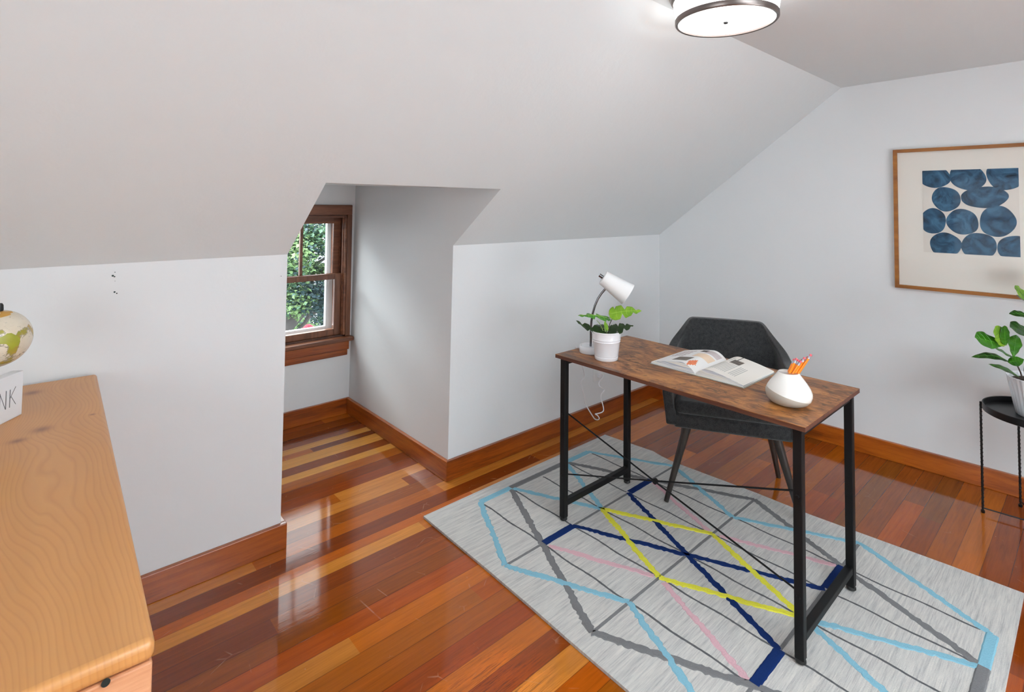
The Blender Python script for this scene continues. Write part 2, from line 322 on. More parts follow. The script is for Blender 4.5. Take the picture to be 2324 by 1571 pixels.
# ------------------------------------------------------------------ mesh builder
class B:
    def __init__(s): s.v = []; s.f = []; s.mi = []; s.uv = None
    def add(s, vs_, fs, mi=0):
        o = len(s.v); s.v += [Vector(p) for p in vs_]; s.f += [tuple(i + o for i in f) for f in fs]; s.mi += [mi] * len(fs); return s
    def box(s, lo, hi, mi=0, mat=None):
        x0, y0, z0 = lo; x1, y1, z1 = hi
        vs_ = [Vector(p) for p in [(x0, y0, z0), (x1, y0, z0), (x1, y1, z0), (x0, y1, z0), (x0, y0, z1), (x1, y0, z1), (x1, y1, z1), (x0, y1, z1)]]
        if mat: vs_ = [mat @ p for p in vs_]
        return s.add(vs_, [(0, 3, 2, 1), (4, 5, 6, 7), (0, 1, 5, 4), (1, 2, 6, 5), (2, 3, 7, 6), (3, 0, 4, 7)], mi)
    def prism(s, poly, vec, mi=0):
        n_ = len(poly); vec = Vector(vec); a = [Vector(p) for p in poly]; b = [p + vec for p in a]
        return s.add(a + b, [tuple(range(n_))[::-1], tuple(range(n_, 2 * n_))] + [(i, (i + 1) % n_, (i + 1) % n_ + n_, i + n_) for i in range(n_)], mi)
    def tube(s, pts, r, seg=10, mi=0, caps=True):
        pts = [Vector(p) for p in pts]; N = len(pts); rs = r if isinstance(r, (list, tuple)) else [r] * N
        vs_ = []; ref = Vector((0, 0, 1))
        for i, p in enumerate(pts):
            t = (pts[min(i + 1, N - 1)] - pts[max(i - 1, 0)]).normalized()
            if i == 0:
                ref = Vector((0, 0, 1)) if abs(t.z) < .9 else Vector((1, 0, 0))
                u = t.cross(ref).normalized()
            else: u = (u - t * u.dot(t)).normalized()
            w = t.cross(u)
            for k in range(seg): a = 2 * pi * k / seg; vs_.append(p + (u * cos(a) + w * sin(a)) * rs[i])
        fs = [(i * seg + k, i * seg + (k + 1) % seg, (i + 1) * seg + (k + 1) % seg, (i + 1) * seg + k) for i in range(N - 1) for k in range(seg)]
        if caps: fs += [tuple(range(seg))[::-1], tuple((N - 1) * seg + k for k in range(seg))]
        return s.add(vs_, fs, mi)
    def lathe(s, prof, c=(0, 0, 0), seg=48, mi=0, mat=None, wob=None):
        c = Vector(c); vs_ = []
        for r, z in prof:
            for k in range(seg):
                a = 2 * pi * k / seg; rr = r * (1 + (wob(a, z) if wob else 0)); p = Vector((rr * cos(a), rr * sin(a), z))
                vs_.append((mat @ p if mat else p) + c)
        N = len(prof)
        fs = [(i * seg + k, i * seg + (k + 1) % seg, (i + 1) * seg + (k + 1) % seg, (i + 1) * seg + k) for i in range(N - 1) for k in range(seg)]
        if prof[0][0] > 1e-5: fs.append(tuple(range(seg))[::-1])
        if prof[-1][0] > 1e-5: fs.append(tuple((N - 1) * seg + k for k in range(seg)))
        return s.add(vs_, fs, mi)
    def beam(s, a, b, w, h, upv=(0, 0, 1), mi=0):
        a = Vector(a); b = Vector(b); t = (b - a).normalized(); u = t.cross(Vector(upv)).normalized(); w_ = u.cross(t)
        q = [u * w / 2 + w_ * h / 2, -u * w / 2 + w_ * h / 2, -u * w / 2 - w_ * h / 2, u * w / 2 - w_ * h / 2]
        return s.add([a + x for x in q] + [b + x for x in q], [(3, 2, 1, 0), (4, 5, 6, 7), (0, 1, 5, 4), (1, 2, 6, 5), (2, 3, 7, 6), (3, 0, 4, 7)], mi)
    def build(s, name, mats, parent=None, smooth=False, bevel=0, bseg=2, sub=0, fix=True, **props):
        me = bpy.data.meshes.new(name); off = Vector(parent_loc(parent)) if parent else Vector()
        me.from_pydata([p - off for p in s.v], [], s.f)
        if not isinstance(mats, (list, tuple)): mats = [mats]
        for m_ in mats: me.materials.append(m_)
        me.polygons.foreach_set('material_index', s.mi)
        if fix:
            bm = bmesh.new(); bm.from_mesh(me); bmesh.ops.remove_doubles(bm, verts=bm.verts, dist=1e-6); bmesh.ops.recalc_face_normals(bm, faces=bm.faces); bm.to_mesh(me); bm.free()
        o = bpy.data.objects.new(name, me); COL.objects.link(o)
        if parent: o.parent = parent
        if smooth:
            for p in me.polygons: p.use_smooth = True
            md = None
            try: me.set_sharp_from_angle(angle=radians(38))
            except Exception: pass
        if bevel:
            md = o.modifiers.new('bevel', 'BEVEL'); md.width = bevel; md.segments = bseg; md.limit_method = 'ANGLE'; md.angle_limit = radians(40)
        if sub:
            md = o.modifiers.new('sub', 'SUBSURF'); md.levels = sub; md.render_levels = sub
        for k, v_ in props.items(): o[k] = v_
        return o
def parent_loc(p):
    l = Vector(p.location)
    while p.parent: p = p.parent; l += p.location
    return l
def thing(name, label, cat, loc, group=None):
    o = bpy.data.objects.new(name, None); COL.objects.link(o); o.location = loc; o['label'] = label; o['category'] = cat; o.empty_display_size = .05
    if group: o['group'] = group
    return o
def structure(o): o['kind'] = 'structure'; return o

# ------------------------------------------------------------------ room numbers
YK, ZK = 2.320, 1.203          # knee wall
YC, ZC = 1.078, 2.155          # fold between slope and flat ceiling
XL = .799                      # left edge of dormer nook
def XN(y, z=0.0): return 1.629 + .0071 * (y - YK) + .0125 * z      # right wall of nook, leaning a little
YF = 3.51                      # nook window wall
ZN = 1.495; YN = 1.939; ZF = 1.545
def XR(y): return 3.572 + .0468 * (YK - y)
YB, XW = -2.0, -1.6            # rear knee wall, gable wall behind camera
HB, TB = .102, .020
zc = lambda y: ZC + .022 * (YC - y)
YC2 = -.85
T = .08

# floor ------------------------------------------------------------
fl = B(); cols = []; uvs = []
pal = [(156, 78, 26), (144, 68, 25), (168, 90, 30), (132, 60, 24), (176, 98, 36), (150, 74, 26), (136, 64, 25), (162, 84, 28)]
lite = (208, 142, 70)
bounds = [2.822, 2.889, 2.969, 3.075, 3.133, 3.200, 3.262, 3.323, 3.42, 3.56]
ys = [2.822]
while ys[0] > -2.1:
    y0 = ys[0]
    if abs(y0 - 2.1) < .045: y0 = ys[0] = 2.100
    st = .0835
    if y0 == 2.100: st = .066
    ys.insert(0, y0 - st)
ys = ys[:-1] + bounds
special = {}
rr = random.Random(11)
for i in range(len(ys) - 1):
    y0, y1 = ys[i], ys[i + 1]; ym = (y0 + y1) / 2
    x = -1.7 - rr.random() * .8
    while x < 3.85:
        L = rr.uniform(.7, 2.2); x1 = min(x + L, 3.9)
        c = rr.choice(pal); k = rr.uniform(.86, 1.14); c = [q * k for q in c]
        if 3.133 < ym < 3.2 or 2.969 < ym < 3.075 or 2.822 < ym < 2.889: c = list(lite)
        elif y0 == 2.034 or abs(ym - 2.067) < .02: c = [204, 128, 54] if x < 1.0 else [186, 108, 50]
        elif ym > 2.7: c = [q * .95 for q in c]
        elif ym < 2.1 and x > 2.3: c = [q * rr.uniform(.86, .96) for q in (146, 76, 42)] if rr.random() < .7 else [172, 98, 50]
        elif rr.random() < .16: c = [192, 118, 52]
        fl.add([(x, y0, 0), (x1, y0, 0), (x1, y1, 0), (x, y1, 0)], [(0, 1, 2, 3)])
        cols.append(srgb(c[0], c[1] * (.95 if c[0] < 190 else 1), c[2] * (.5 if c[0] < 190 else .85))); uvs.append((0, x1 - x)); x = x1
me = bpy.data.meshes.new('floor'); me.from_pydata(fl.v, [], fl.f)
ca = me.color_attributes.new('board', 'FLOAT_COLOR', 'CORNER'); ul = me.uv_layers.new(name='UVMap')
for pi_, p in enumerate(me.polygons):
    for q, li in enumerate(p.loop_indices):
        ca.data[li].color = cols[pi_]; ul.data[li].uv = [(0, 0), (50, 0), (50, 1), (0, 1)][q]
me.materials.append(M['floor'])
fo = bpy.data.objects.new('floor', me); COL.objects.link(fo); structure(fo)
fo.modifiers.new('thick', 'SOLIDIFY').thickness = .06; fo.modifiers['thick'].offset = -1

# walls ------------------------------------------------------------
b = B()   # knee wall in two stretches, one plane
b.prism([(XW - T, YK, 0), (XL, YK, 0), (XL, YK, ZK), (XW - T, YK, ZK)], (0, T, 0)).build('wall_left', M['wall']); 
structure(bpy.data.objects['wall_left'])
structure(B().prism([(XN(YK, 0), YK, 0), (XR(YK) + .0, YK, 0), (XR(YK), YK, ZK), (XN(YK, ZK), YK, ZK)], (0, T, 0)).build('wall_knee', M['wall']))
# right gable wall (clean pentagon, slightly skewed)
yb = YB
pr_ = [(YK + T, 0), (YK + T, ZK - .0), (YK, ZK), (YC, zc(YC)), (YC2, zc(YC2)), (YB, 1.3), (YB, 0)]
structure(B().prism([(XR(y), y, z) for y, z in pr_], (.10, 0, 0)).build('wall_right', M['wall']))
# slope ceiling: one polygon with the dormer notch, extruded up and out
nrm = Vector((0, ZC - ZK, YK - YC)).normalized() * T
def zs(y): return ZK + (ZC - ZK) * (YK - y) / (YK - YC)
xr0, xr1 = XR(YK), XR(YC)
poly = [(XW - T, YK, ZK), (XL, YK, ZK), (XL, YN, ZN), (XN(YN, ZN), YN, ZN), (XN(YK, ZK), YK, ZK), (xr0, YK, ZK), (xr1, YC, ZC), (XW - T, YC, ZC)]
# inner face at the fold lines, outer face stepped back from the notch so that only plaster edges show
xk, xn_ = XN(YK, ZK), XN(YN, ZN)
IV = [(XW - T, YK, ZK), (XL, YK, ZK), (XL, YN, ZN), (xn_, YN, ZN), (xk, YK, ZK), (xr0 + .05, YK, ZK), (XR(YN) + .05, YN, ZN), (xr1 + .05, YC, ZC), (XW - T, YC, ZC), (XW - T, YN, ZN)]
OV = [(x + dx, y, z + T) for (x, y, z), dx in zip(IV, (0, -T, -T, T, T, 0, 0, 0, 0, 0))]
FS = [(0, 1, 2, 9), (4, 5, 6, 3), (9, 2, 3, 6, 7, 8)]
sl = B(); sl.add(IV + OV, FS + [tuple(i + 10 for i in f[::-1]) for f in FS] + [(a_, b_, b_ + 10, a_ + 10) for a_, b_ in ((0, 1), (1, 2), (2, 3), (3, 4), (4, 5), (5, 6), (6, 7), (7, 8), (8, 9), (9, 0))])
structure(sl.build('ceiling_slope', M['ceil']))
structure(B().prism([(XW - T, YC, ZC), (xr1 + .05, YC, ZC), (XR(YC2) + .05, YC2, zc(YC2)), (XW - T, YC2, zc(YC2))], (0, 0, T)).build('ceiling', M['ceil']))
structure(B().prism([(XW - T, YC2, zc(YC2)), (XR(YC2) + .05, YC2, zc(YC2)), (XR(YB) + .05, YB, 1.3), (XW - T, YB, 1.3)], (0, -.03, T)).build('ceiling_rear_slope', M['ceil']))
# dormer nook
structure(B().prism([(XL, YK, 0), (XL, YF, 0), (XL, YF, ZF), (XL, YN, ZN), (XL, YK, ZK)], (-T, T, 0)).build('wall_nook_left', M['wall']))
structure(B().prism([(XN(YK, 0), YK, 0), (XN(YF, 0), YF, 0), (XN(YF, ZN), YF, ZF), (XN(YN, ZN), YN, ZN), (XN(YK, ZK), YK, ZK)], (T, T, 0)).build('wall_nook_right', M['wall']))
structure(B().prism([(XL - T, YN, ZN), (XN(YN, ZN) + T, YN, ZN), (XN(YF, ZN) + T, YF + T, ZF), (XL - T, YF + T, ZF)], (0, 0, T)).build('ceiling_nook', M['ceil']))
WX0, WX1, WZ0, WZ1 = .845, 1.597, .51, 1.345   # rough opening
b = B(); y0, y1 = YF, YF + .12
xn = XN(YF, .7)
for lo, hi in (((XL, 0), (xn + .03, WZ0)), ((XL, WZ1), (xn + .03, ZF)), ((XL, WZ0), (WX0, WZ1)), ((WX1, WZ0), (xn + .03, WZ1))):
    b.box((lo[0], y0, lo[1]), (hi[0], y1, hi[1]))
structure(b.build('wall_nook_window', M['wall']))
# gable and rear walls behind the camera, each with an opening added to let light in
b = B(); gy0, gy1, gz0, gz1 = -.7, .9, .75, 1.85
b.prism([(XW, gy1, 0), (XW, YK, 0), (XW, YK, ZK), (XW, YC, ZC), (XW, gy1, zc(gy1))], (-T, 0, 0))
b.prism([(XW, YB, 0), (XW, gy0, 0), (XW, gy0, zc(gy0)), (XW, YC2, zc(YC2)), (XW, YB, 1.3)], (-T, 0, 0))
b.box((XW - T, gy0, 0), (XW, gy1, gz0)); b.prism([(XW, gy0, gz1), (XW, gy1, gz1), (XW, gy1, zc(gy1)), (XW, gy0, zc(gy0))], (-T, 0, 0))
structure(b.build('wall_gable', M['wall']))
b = B(); rx0, rx1, rz0, rz1 = .8, 2.4, .45, 1.2
b.box((XW, YB - T, 0), (rx0, YB, 1.3)); b.box((rx1, YB - T, 0), (XR(YB), YB, 1.3)); b.box((rx0, YB - T, 0), (rx1, YB, rz0)); b.box((rx0, YB - T, rz1), (rx1, YB, 1.3))
structure(b.build('wall_rear', M['wall']))
def plain_window(name, p0, p1, axis):
    w = B(); g = B()
    (x0, y0_, z0), (x1, y1_, z1) = p0, p1
    if axis == 'x':
        for a, c in ((y0_, y0_ + .06), (y1_ - .06, y1_), ((y0_ + y1_) / 2 - .02, (y0_ + y1_) / 2 + .02)): w.box((x0, a, z0), (x1, c, z1))
        for a in (z0, z1 - .06, (z0 + z1) / 2 - .02): w.box((x0, y0_, a), (x1, y1_, a + .05))
        g.box((x0 + .03, y0_, z0), (x0 + .034, y1_, z1))
    else:
        for a, c in ((x0, x0 + .06), (x1 - .06, x1), ((x0 + x1) / 2 - .02, (x0 + x1) / 2 + .02)): w.box((a, y0_, z0), (c, y1_, z1))
        for a in (z0, z1 - .06, (z0 + z1) / 2 - .02): w.box((x0, y0_, a), (x1, y1_, a + .05))
        g.box((x0, y0_ + .03, z0), (x1, y0_ + .034, z1))
    o = structure(w.build(name, M['sash'])); g.build('window_pane', M['glass'], o); return o
plain_window('added_window_2', (XW - .075, gy0, gz0), (XW - .015, gy1, gz1), 'x')  # unseen gable window, added to light the room
plain_window('added_window_3', (rx0, YB - .075, rz0), (rx1, YB - .015, rz1), 'y')  # invented rear window out of view, put in for more light

# small holes left in the knee wall plaster
hb_ = B()
for px, py, r in ((261, 618, .0016), (256, 626, .0035), (260, 628, .0025), (261, 638, .001), (260, 663, .003), (265, 666, .0022), (638, 627, .0016)):
    c = ony(px, py, YK - .0006); hb_.lathe([(0.0001, 0), (r, 0), (r * .6, .0005), (.0001, .0006)], c, 8, mat=Matrix.Rotation(radians(90), 3, 'X').to_4x4())
h_ = hb_.build('nail_hole', M['screw'], bpy.data.objects['wall_left'])

# baseboards ---------------------------------------------------------
def baseboard(name, poly_xy, mat):
    b = B(); b.prism([(x, y, 0) for x, y in poly_xy], (0, 0, HB)); return structure(b.build(name, mat, bevel=.003))
baseboard('baseboard_left', [(XW, YK - TB), (XL + TB, YK - TB), (XL + TB, YK), (XW, YK)], M['trim'])
baseboard('baseboard_nook_left', [(XL, YK), (XL + TB, YK), (XL + TB, YF), (XL, YF)], M['trim_y'])
baseboard('baseboard_nook', [(XL + TB, YF - TB), (XN(YF) - TB, YF - TB), (XN(YF) - TB, YF), (XL + TB, YF)], M['trim'])
baseboard('baseboard_nook_right', [(XN(YK) - TB, YK - TB), (XN(YK), YK), (XN(YF), YF), (XN(YF) - TB, YF)], M['trim_y'])
baseboard('baseboard_knee', [(XN(YK) - TB, YK - TB), (XR(YK) - TB, YK - TB), (XR(YK), YK), (XN(YK), YK)], M['trim'])
baseboard('baseboard_right', [(XR(YK) - TB, YK - TB), (XR(YK), YK), (XR(YB), YB), (XR(YB) - TB, YB)], M['trim_y'])
baseboard('baseboard_gable', [(XW, YB), (XW + TB, YB), (XW + TB, YK - TB), (XW, YK - TB)], M['trim_y'])

# dormer window ----------------------------------------------------
wf = B(); cy = YF - .022
CZ1 = 1.408; CX1 = 1.628; CX0 = .812
wf.box((CX0, cy, 1.341), (CX1, YF, CZ1))                              # head casing
win = structure(wf.build('window_1', M['sash_x'], bevel=.003))
B().box((1.594, cy, .520), (CX1, YF, 1.341)).build('side_casing', M['sash'], win, bevel=.003)
B().box((CX0, cy, .520), (.846, YF, 1.341)).build('side_casing', M['sash'], win, bevel=.003)
jb = B()
jb.box((1.583, YF, .52), (1.598, YF + .12, 1.345)).box((.842, YF, .52), (.857, YF + .12, 1.345)).box((.857, YF, 1.325), (1.583, YF + .12, 1.345))
jb.box((.857, YF, .50), (1.583, YF + .12, .531))
jb.build('window_jamb', M['sash_dark'], win, bevel=.002)
st = B(); 
for xs_ in ((1.573, 1.594), (.846, .867)):
    st.box((xs_[0] + .006, YF - .016, .53), (xs_[1], YF + .000, 1.33)); st.box((xs_[0], YF, .53), (xs_[1] - .010, YF + .016, 1.325)); st.box((xs_[0] + .002, YF + .056, .53), (xs_[1] - .006, YF + .064, 1.325))
st.box((.862, YF - .012, 1.322), (1.578, YF + .016, 1.336))
st.build('window_stop', M['sash_x'], win, bevel=.002)
def sash(y, z0, z1, stile, top, bot, muntins, name, mt):
    x0, x1 = .860, 1.580; th = .034
    s_ = B(); s_.box((x0, y, z0), (x0 + stile, y + th, z1)).box((x1 - stile, y, z0), (x1, y + th, z1))
    s_.box((x0 + stile, y, z0), (x1 - stile, y + th, z0 + bot)).box((x0 + stile, y, z1 - top), (x1 - stile, y + th, z1))
    for mx_ in muntins: s_.box((mx_ - .009, y + .004, z0 + bot), (mx_ + .009, y + th - .006, z1 - top))
    o = s_.build(name, mt, win, bevel=.002)
    B().box((x0 + stile, y + .018, z0 + bot), (x1 - stile, y + .021, z1 - top)).build('window_pane', M['glass'], o)
    return o
sash(YF + .018, .532, .942, .050, .036, .040, [], 'lower_sash', M['sash'])
sash(YF + .066, .908, 1.323, .045, .042, .030, [1.118, 1.322], 'upper_sash', M['sash_x'])
sf = B(); y0 = YF + .125
sf.box((.86, y0, .50), (.925, y0 + .03, 1.36)).box((1.515, y0, .50), (1.60, y0 + .03, 1.36)).box((.925, y0, .50), (1.515, y0 + .03, .575)).box((.925, y0, 1.31), (1.515, y0 + .03, 1.36))
sf.build('storm_frame', M['whiteframe'], win, bevel=.002)
B().box((CX0 - .008, YF - .058, .492), (1.643, YF + .02, .520)).build('window_stool', M['sash_x'], win, bevel=.008, bseg=3)
B().box((CX0, cy, .430), (CX1 - .004, YF, .492)).box((CX0, cy + .006, .392), (CX1 - .012, YF, .430)).build('window_apron', M['trim'], win, bevel=.004)

# ------------------------------------------------------------------ outside: ground, trees
structure(B().box((-20, 3.9, -3.1), (40, 60, -3.0)).build('ground', M['pave']))
structure(B().prism([(2.2, 6.5, -2.99), (7.5, 6.5, -2.99), (6.4, 10.4, -2.99), (2.8, 10.4, -2.99)], (0, 0, .03)).build('ground_lawn', M['grass']))
def tree(label, base, trunk_pts, clusters, seed, nl=1500, branches=()):
    r_ = random.Random(seed); t = thing('leafy_tree', label, 'tree', base, 'trees outside the dormer window')
    tb_ = B(); tb_.tube(trunk_pts, [.16 * (1 - .75 * i / (len(trunk_pts) - 1)) for i in range(len(trunk_pts))], 10)
    for p in branches: tb_.tube(p, [.035 * (1 - .7 * i / (len(p) - 1)) for i in range(len(p))], 6)
    tb_.build('trunk', M['bark'], t, smooth=True)
    lf = B()
    for (c, rad, mi, cnt) in clusters:
        c = Vector(c)
        for _ in range(int(cnt * 1.15)):
            d = Vector((r_.gauss(0, 1), r_.gauss(0, 1), r_.gauss(0, 1))).normalized() * (r_.random() ** .4)
            p = c + Vector((d.x * rad[0], d.y * rad[1], d.z * rad[2]))
            L = r_.uniform(.032, .07); q = Vector((r_.gauss(0, 1), r_.gauss(0, 1), r_.gauss(0, .5))).normalized(); w_ = q.cross(Vector((r_.gauss(0, .4), r_.gauss(0, .4), 1))).normalized() * L * .42
            dr = Vector((0, 0, -L * .25)); k = mi if r_.random() < .7 else r_.randint(0, 2)
            lf.add([p, p + q * L * .4 + w_, p + q * L + dr, p + q * L * .4 - w_], [(0, 1, 2, 3)], k)
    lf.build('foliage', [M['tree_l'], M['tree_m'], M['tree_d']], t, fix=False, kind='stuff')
def wp(px, py, Y): return ony(px, py, Y)
# near tree; crowns and limbs are placed where the photo shows them beyond the glass
Y1 = 7.5
cl = []
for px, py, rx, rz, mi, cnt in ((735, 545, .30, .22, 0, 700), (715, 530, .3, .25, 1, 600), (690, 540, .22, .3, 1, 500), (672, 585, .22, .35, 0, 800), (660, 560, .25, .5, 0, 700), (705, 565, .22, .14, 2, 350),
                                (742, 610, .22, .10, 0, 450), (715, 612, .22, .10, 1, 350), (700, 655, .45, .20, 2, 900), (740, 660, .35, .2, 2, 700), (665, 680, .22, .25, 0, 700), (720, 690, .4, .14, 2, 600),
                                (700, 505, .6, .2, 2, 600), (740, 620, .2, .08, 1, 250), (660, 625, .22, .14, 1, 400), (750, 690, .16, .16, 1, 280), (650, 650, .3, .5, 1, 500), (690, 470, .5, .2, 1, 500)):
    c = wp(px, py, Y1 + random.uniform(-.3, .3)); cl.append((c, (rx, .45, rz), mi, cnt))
bw = lambda pts, Y=Y1: [wp(x, y, Y) for x, y in pts]
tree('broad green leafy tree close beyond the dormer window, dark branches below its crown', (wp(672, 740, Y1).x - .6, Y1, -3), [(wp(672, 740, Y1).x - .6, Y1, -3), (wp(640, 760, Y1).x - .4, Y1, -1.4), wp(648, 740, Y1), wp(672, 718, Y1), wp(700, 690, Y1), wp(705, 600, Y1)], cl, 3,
     branches=[bw([(655, 745), (672, 732), (686, 712), (700, 695)]), bw([(705, 700), (702, 715), (690, 735), (672, 752), (650, 765)]), bw([(668, 700), (680, 715), (686, 700)]), bw([(735, 690), (720, 705), (702, 720), (694, 735)]),
               bw([(690, 608), (715, 600), (735, 588), (752, 570)]), bw([(660, 715), (668, 728), (676, 728)])])
cl2 = []
for px, py, rx, rz, mi, cnt in ((728, 722, .5, .42, 2, 1500), (745, 745, .32, .3, 2, 700), (752, 715, .35, .3, 1, 500)):
    cl2.append((wp(px, py, 10.5), (rx, .5, rz), mi, cnt))
tp = wp(735, 760, 10.5)
tree('dark green bushy tree seen low at right in the dormer window, farther off', (tp.x, 10.5, -3), [(tp.x, 10.5, -3), (tp.x, 10.5, -1.9), (tp.x, 10.5, tp.z), wp(733, 730, 10.5)], cl2, 5)
cl3 = []
for px, py, rx, rz, mi, cnt in ((662, 748, .40, .16, 0, 900), (675, 765, .5, .2, 0, 900), (652, 768, .5, .3, 1, 700), (686, 752, .16, .1, 1, 250)):
    cl3.append((wp(px, py, 9.2), (rx, .4, rz), mi, cnt))
tp = wp(664, 760, 9.2)
tree('pale green bush seen low at left in the dormer window', (tp.x, 9.2, -3), [(tp.x, 9.2, -3), (tp.x, 9.2, -1.6), tp], cl3, 6)
# red blossom head on a stalk
p0 = wp(699, 744, 8.4); fb = B()
for k in range(40):
    a = k * 2.4; rr_ = .012 + .0016 * k; c = p0 + Vector((cos(a) * rr_, sin(a) * rr_ * .6, .02 - .0009 * k + .01 * sin(k)))
    fb.lathe([(.0001, -.03), (.028, -.008), (.03, .012), (.0001, .03)], c, 8)
rf = thing('red_flower', 'red blossom outside, low in the middle of the dormer window', 'flower', (p0.x, 8.4, -2.99))
fb.build('blossom', M['red'], rf, smooth=True)
B().tube([(p0.x, 8.4, -2.99), (p0.x - .03, 8.4, -2.0), p0], .02, 6).build('stem', M['bark'], rf)

# ------------------------------------------------------------------ ceiling light
lc = Vector((1.728, .862, 0)); zt = zc(.862); lt = thing('ceiling_light', 'round drum ceiling light with frosted white glass and dark nickel rims', 'ceiling light', (lc.x, lc.y, zt))
B().lathe([(.001, zt), (.186, zt), (.186, zt - .012), (.180, zt - .028), (.166, zt - .036), (.15, zt - .036)], (lc.x, lc.y, 0), 64).build('ceiling_pan', M['nickel'], lt, smooth=True)
B().lathe([(.150, zt - .030), (.172, zt - .036), (.163, 2.062), (.158, 2.055), (.09, 2.0505), (.001, 2.0495)], (lc.x, lc.y, 0), 64).build('glass_drum', M['glow'], lt, smooth=True)
B().lathe([(.156, 2.060), (.163, 2.068), (.1665, 2.066), (.1665, 2.052), (.163, 2.0475), (.1565, 2.049), (.156, 2.060)], (lc.x, lc.y, 0), 72).build('rim_ring', M['nickel'], lt, smooth=True)
B().lathe([(.0001, 2.0505), (.008, 2.0495), (.007, 2.045), (.0001, 2.0435)], (lc.x, lc.y, 0), 20).build('finial', M['blackpl'], lt, smooth=True)
# ------------------------------------------------------------------ rug
rx0_, rx1_, ry0, ry1 = 1.347, 2.668, .232, 2.113
ol = [(1.352, 2.108), (1.347, 1.659), (1.341, 1.39), (1.333, 1.187), (1.328, .96), (1.330, .6), (1.336, .235), (2.0, .230), (2.745, .234), (2.732, .45), (2.706, .754), (2.690, .95), (2.690, 1.195), (2.672, 1.50), (2.664, 1.640), (2.672, 1.72), (2.690, 1.79), (2.676, 1.907), (2.656, 2.112), (2.0, 2.113)]
def rug_h(x, y): return 0.010
rb = B(); rb.prism([(x, y, .0012) for x, y in ol], (0, 0, .0095))
C6 = [1.413, 1.616, 1.806, 2.006, 2.212, 2.400, 2.622]; R5 = [2.030, 1.612, 1.174, .731, .285]
def nd(c, r): return Vector((C6[c], R5[r], 0))
mats = [M['rug'], RUG['blue'], RUG['grey'], RUG['navy'], RUG['yellow'], RUG['pink'], RUG['dark']]
IX = dict(blue=1, grey=2, navy=3, yellow=4, pink=5, dark=6)
rn = random.Random(5)
def strip(a, b, col, w, z=.0118, jag=.0, wave=.0, cut=(0, 0), ends=0.0):
    a = Vector(a); b = Vector(b); t = (b - a).normalized(); a = a + t * cut[0]; b = b - t * cut[1]; L = (b - a).length; u = Vector((-t.y, t.x, 0))
    N = max(2, int(L / .011)); vs_ = []; ph = rn.random() * 10
    for i in range(N + 1):
        s_ = i / N; p = a + (b - a) * s_; off = wave * sin(ph + s_ * L * 26) * (1 if 0 < i < N else 0)
        j1 = jag * (rn.random() - .5) * 2; j2 = jag * (rn.random() - .5) * 2; tp = 1
        hw = w / 2
        # raised tuft: flat top with sloped shoulders
        for d, zz in ((-(hw + j1), .0102), (-(hw + j1) * .72, z), ((hw + j2) * .72, z), (hw + j2, .0102)): vs_.append((p.x + u.x * (d + off), p.y + u.y * (d + off), zz))
    rb.add(vs_, [(4 * i + k, 4 * i + k + 1, 4 * i + 5 + k, 4 * i + 4 + k) for i in range(N) for k in range(3)], IX[col])
# thin charcoal lines, lengthwise and crosswise
for c in range(1, 6):
    for r in range(4): strip(nd(c, r), nd(c, r + 1), 'dark', .0095, .0114, .001, .0028, (.03 if r == 0 else .012, .03 if r == 3 else .012))
for r, prs in ((1, ((0, 1), (2, 3), (3, 4), (5, 6))), (2, ((0, 1), (1, 2), (2, 3), (3, 4), (4, 5), (5, 6))), (3, ((0, 1), (2, 3), (3, 4), (5, 6)))):
    for p, q in prs: strip(nd(p, r), nd(q, r), 'grey', .014, .0113, .0005)
J = .0046
def dg(a, b, col, w, cut=(0, 0), z=.0125): strip(nd(*a), nd(*b), col, w, z, J, .0015, cut)
for s_ in (((2, 0), (1, 1)), ((1, 1), (0, 2)), ((0, 2), (1, 3)), ((1, 3), (2, 4)), ((4, 0), (5, 1)), ((5, 1), (6, 2)), ((6, 2), (5, 3)), ((5, 3), (4, 4))): dg(*s_, 'grey', .030)
for s_ in (((1, 0), (0, 1)), ((0, 1), (1, 2)), ((1, 2), (0, 3)), ((0, 3), (1, 4)), ((5, 0), (6, 1)), ((6, 1), (5, 2)), ((5, 2), (6, 3)), ((6, 3), (5, 4)), ((2, 0), (3, 1)), ((4, 0), (3, 1)), ((2, 4), (3, 3)), ((4, 4), (3, 3))): dg(*s_, 'blue', .026, z=.0128)
for s_ in (((1, 1), (2, 2)), ((2, 2), (1, 3)), ((5, 1), (4, 2)), ((4, 2), (5, 3))): dg(*s_, 'pink', .024, (.03, .02))
for s_ in (((2, 1), (3, 2)), ((3, 2), (4, 3)), ((4, 1), (3, 2)), ((3, 2), (2, 3))): dg(*s_, 'navy', .026, z=.0131)
for s_ in (((3, 1), (2, 2)), ((3, 1), (4, 2)), ((2, 2), (3, 3)), ((4, 2), (3, 3))): dg(*s_, 'yellow', .026, (.0, .0), z=.0136)
for r in (1, 3):
    for p, q in ((1, 2), (4, 5)): strip(nd(p, r) + Vector((.006, 0, 0)), nd(q, r) - Vector((.0, 0, 0)), 'navy', .036, .0133, .0008)
for r in (0, 4):
    strip(nd(1, r), nd(2, r), 'blue', .036, .0132, .0008); strip(nd(2, r), nd(4, r), 'grey', .036, .0134, .0008); strip(nd(4, r), nd(5, r), 'blue', .036, .0132, .0008)
rug = rb.build('area_rug', mats, fix=False); rug['label'] = 'pale grey area rug with crossing coloured line pattern under the desk'; rug['category'] = 'rug'
bmm = bmesh.new(); bmm.from_mesh(rug.data); bmesh.ops.recalc_face_normals(bmm, faces=[f for f in bmm.faces if f.material_index == 0]); 
for f in bmm.faces:
    if f.material_index and f.normal.z < 0: f.normal_flip()
bmm.to_mesh(rug.data); bmm.free()

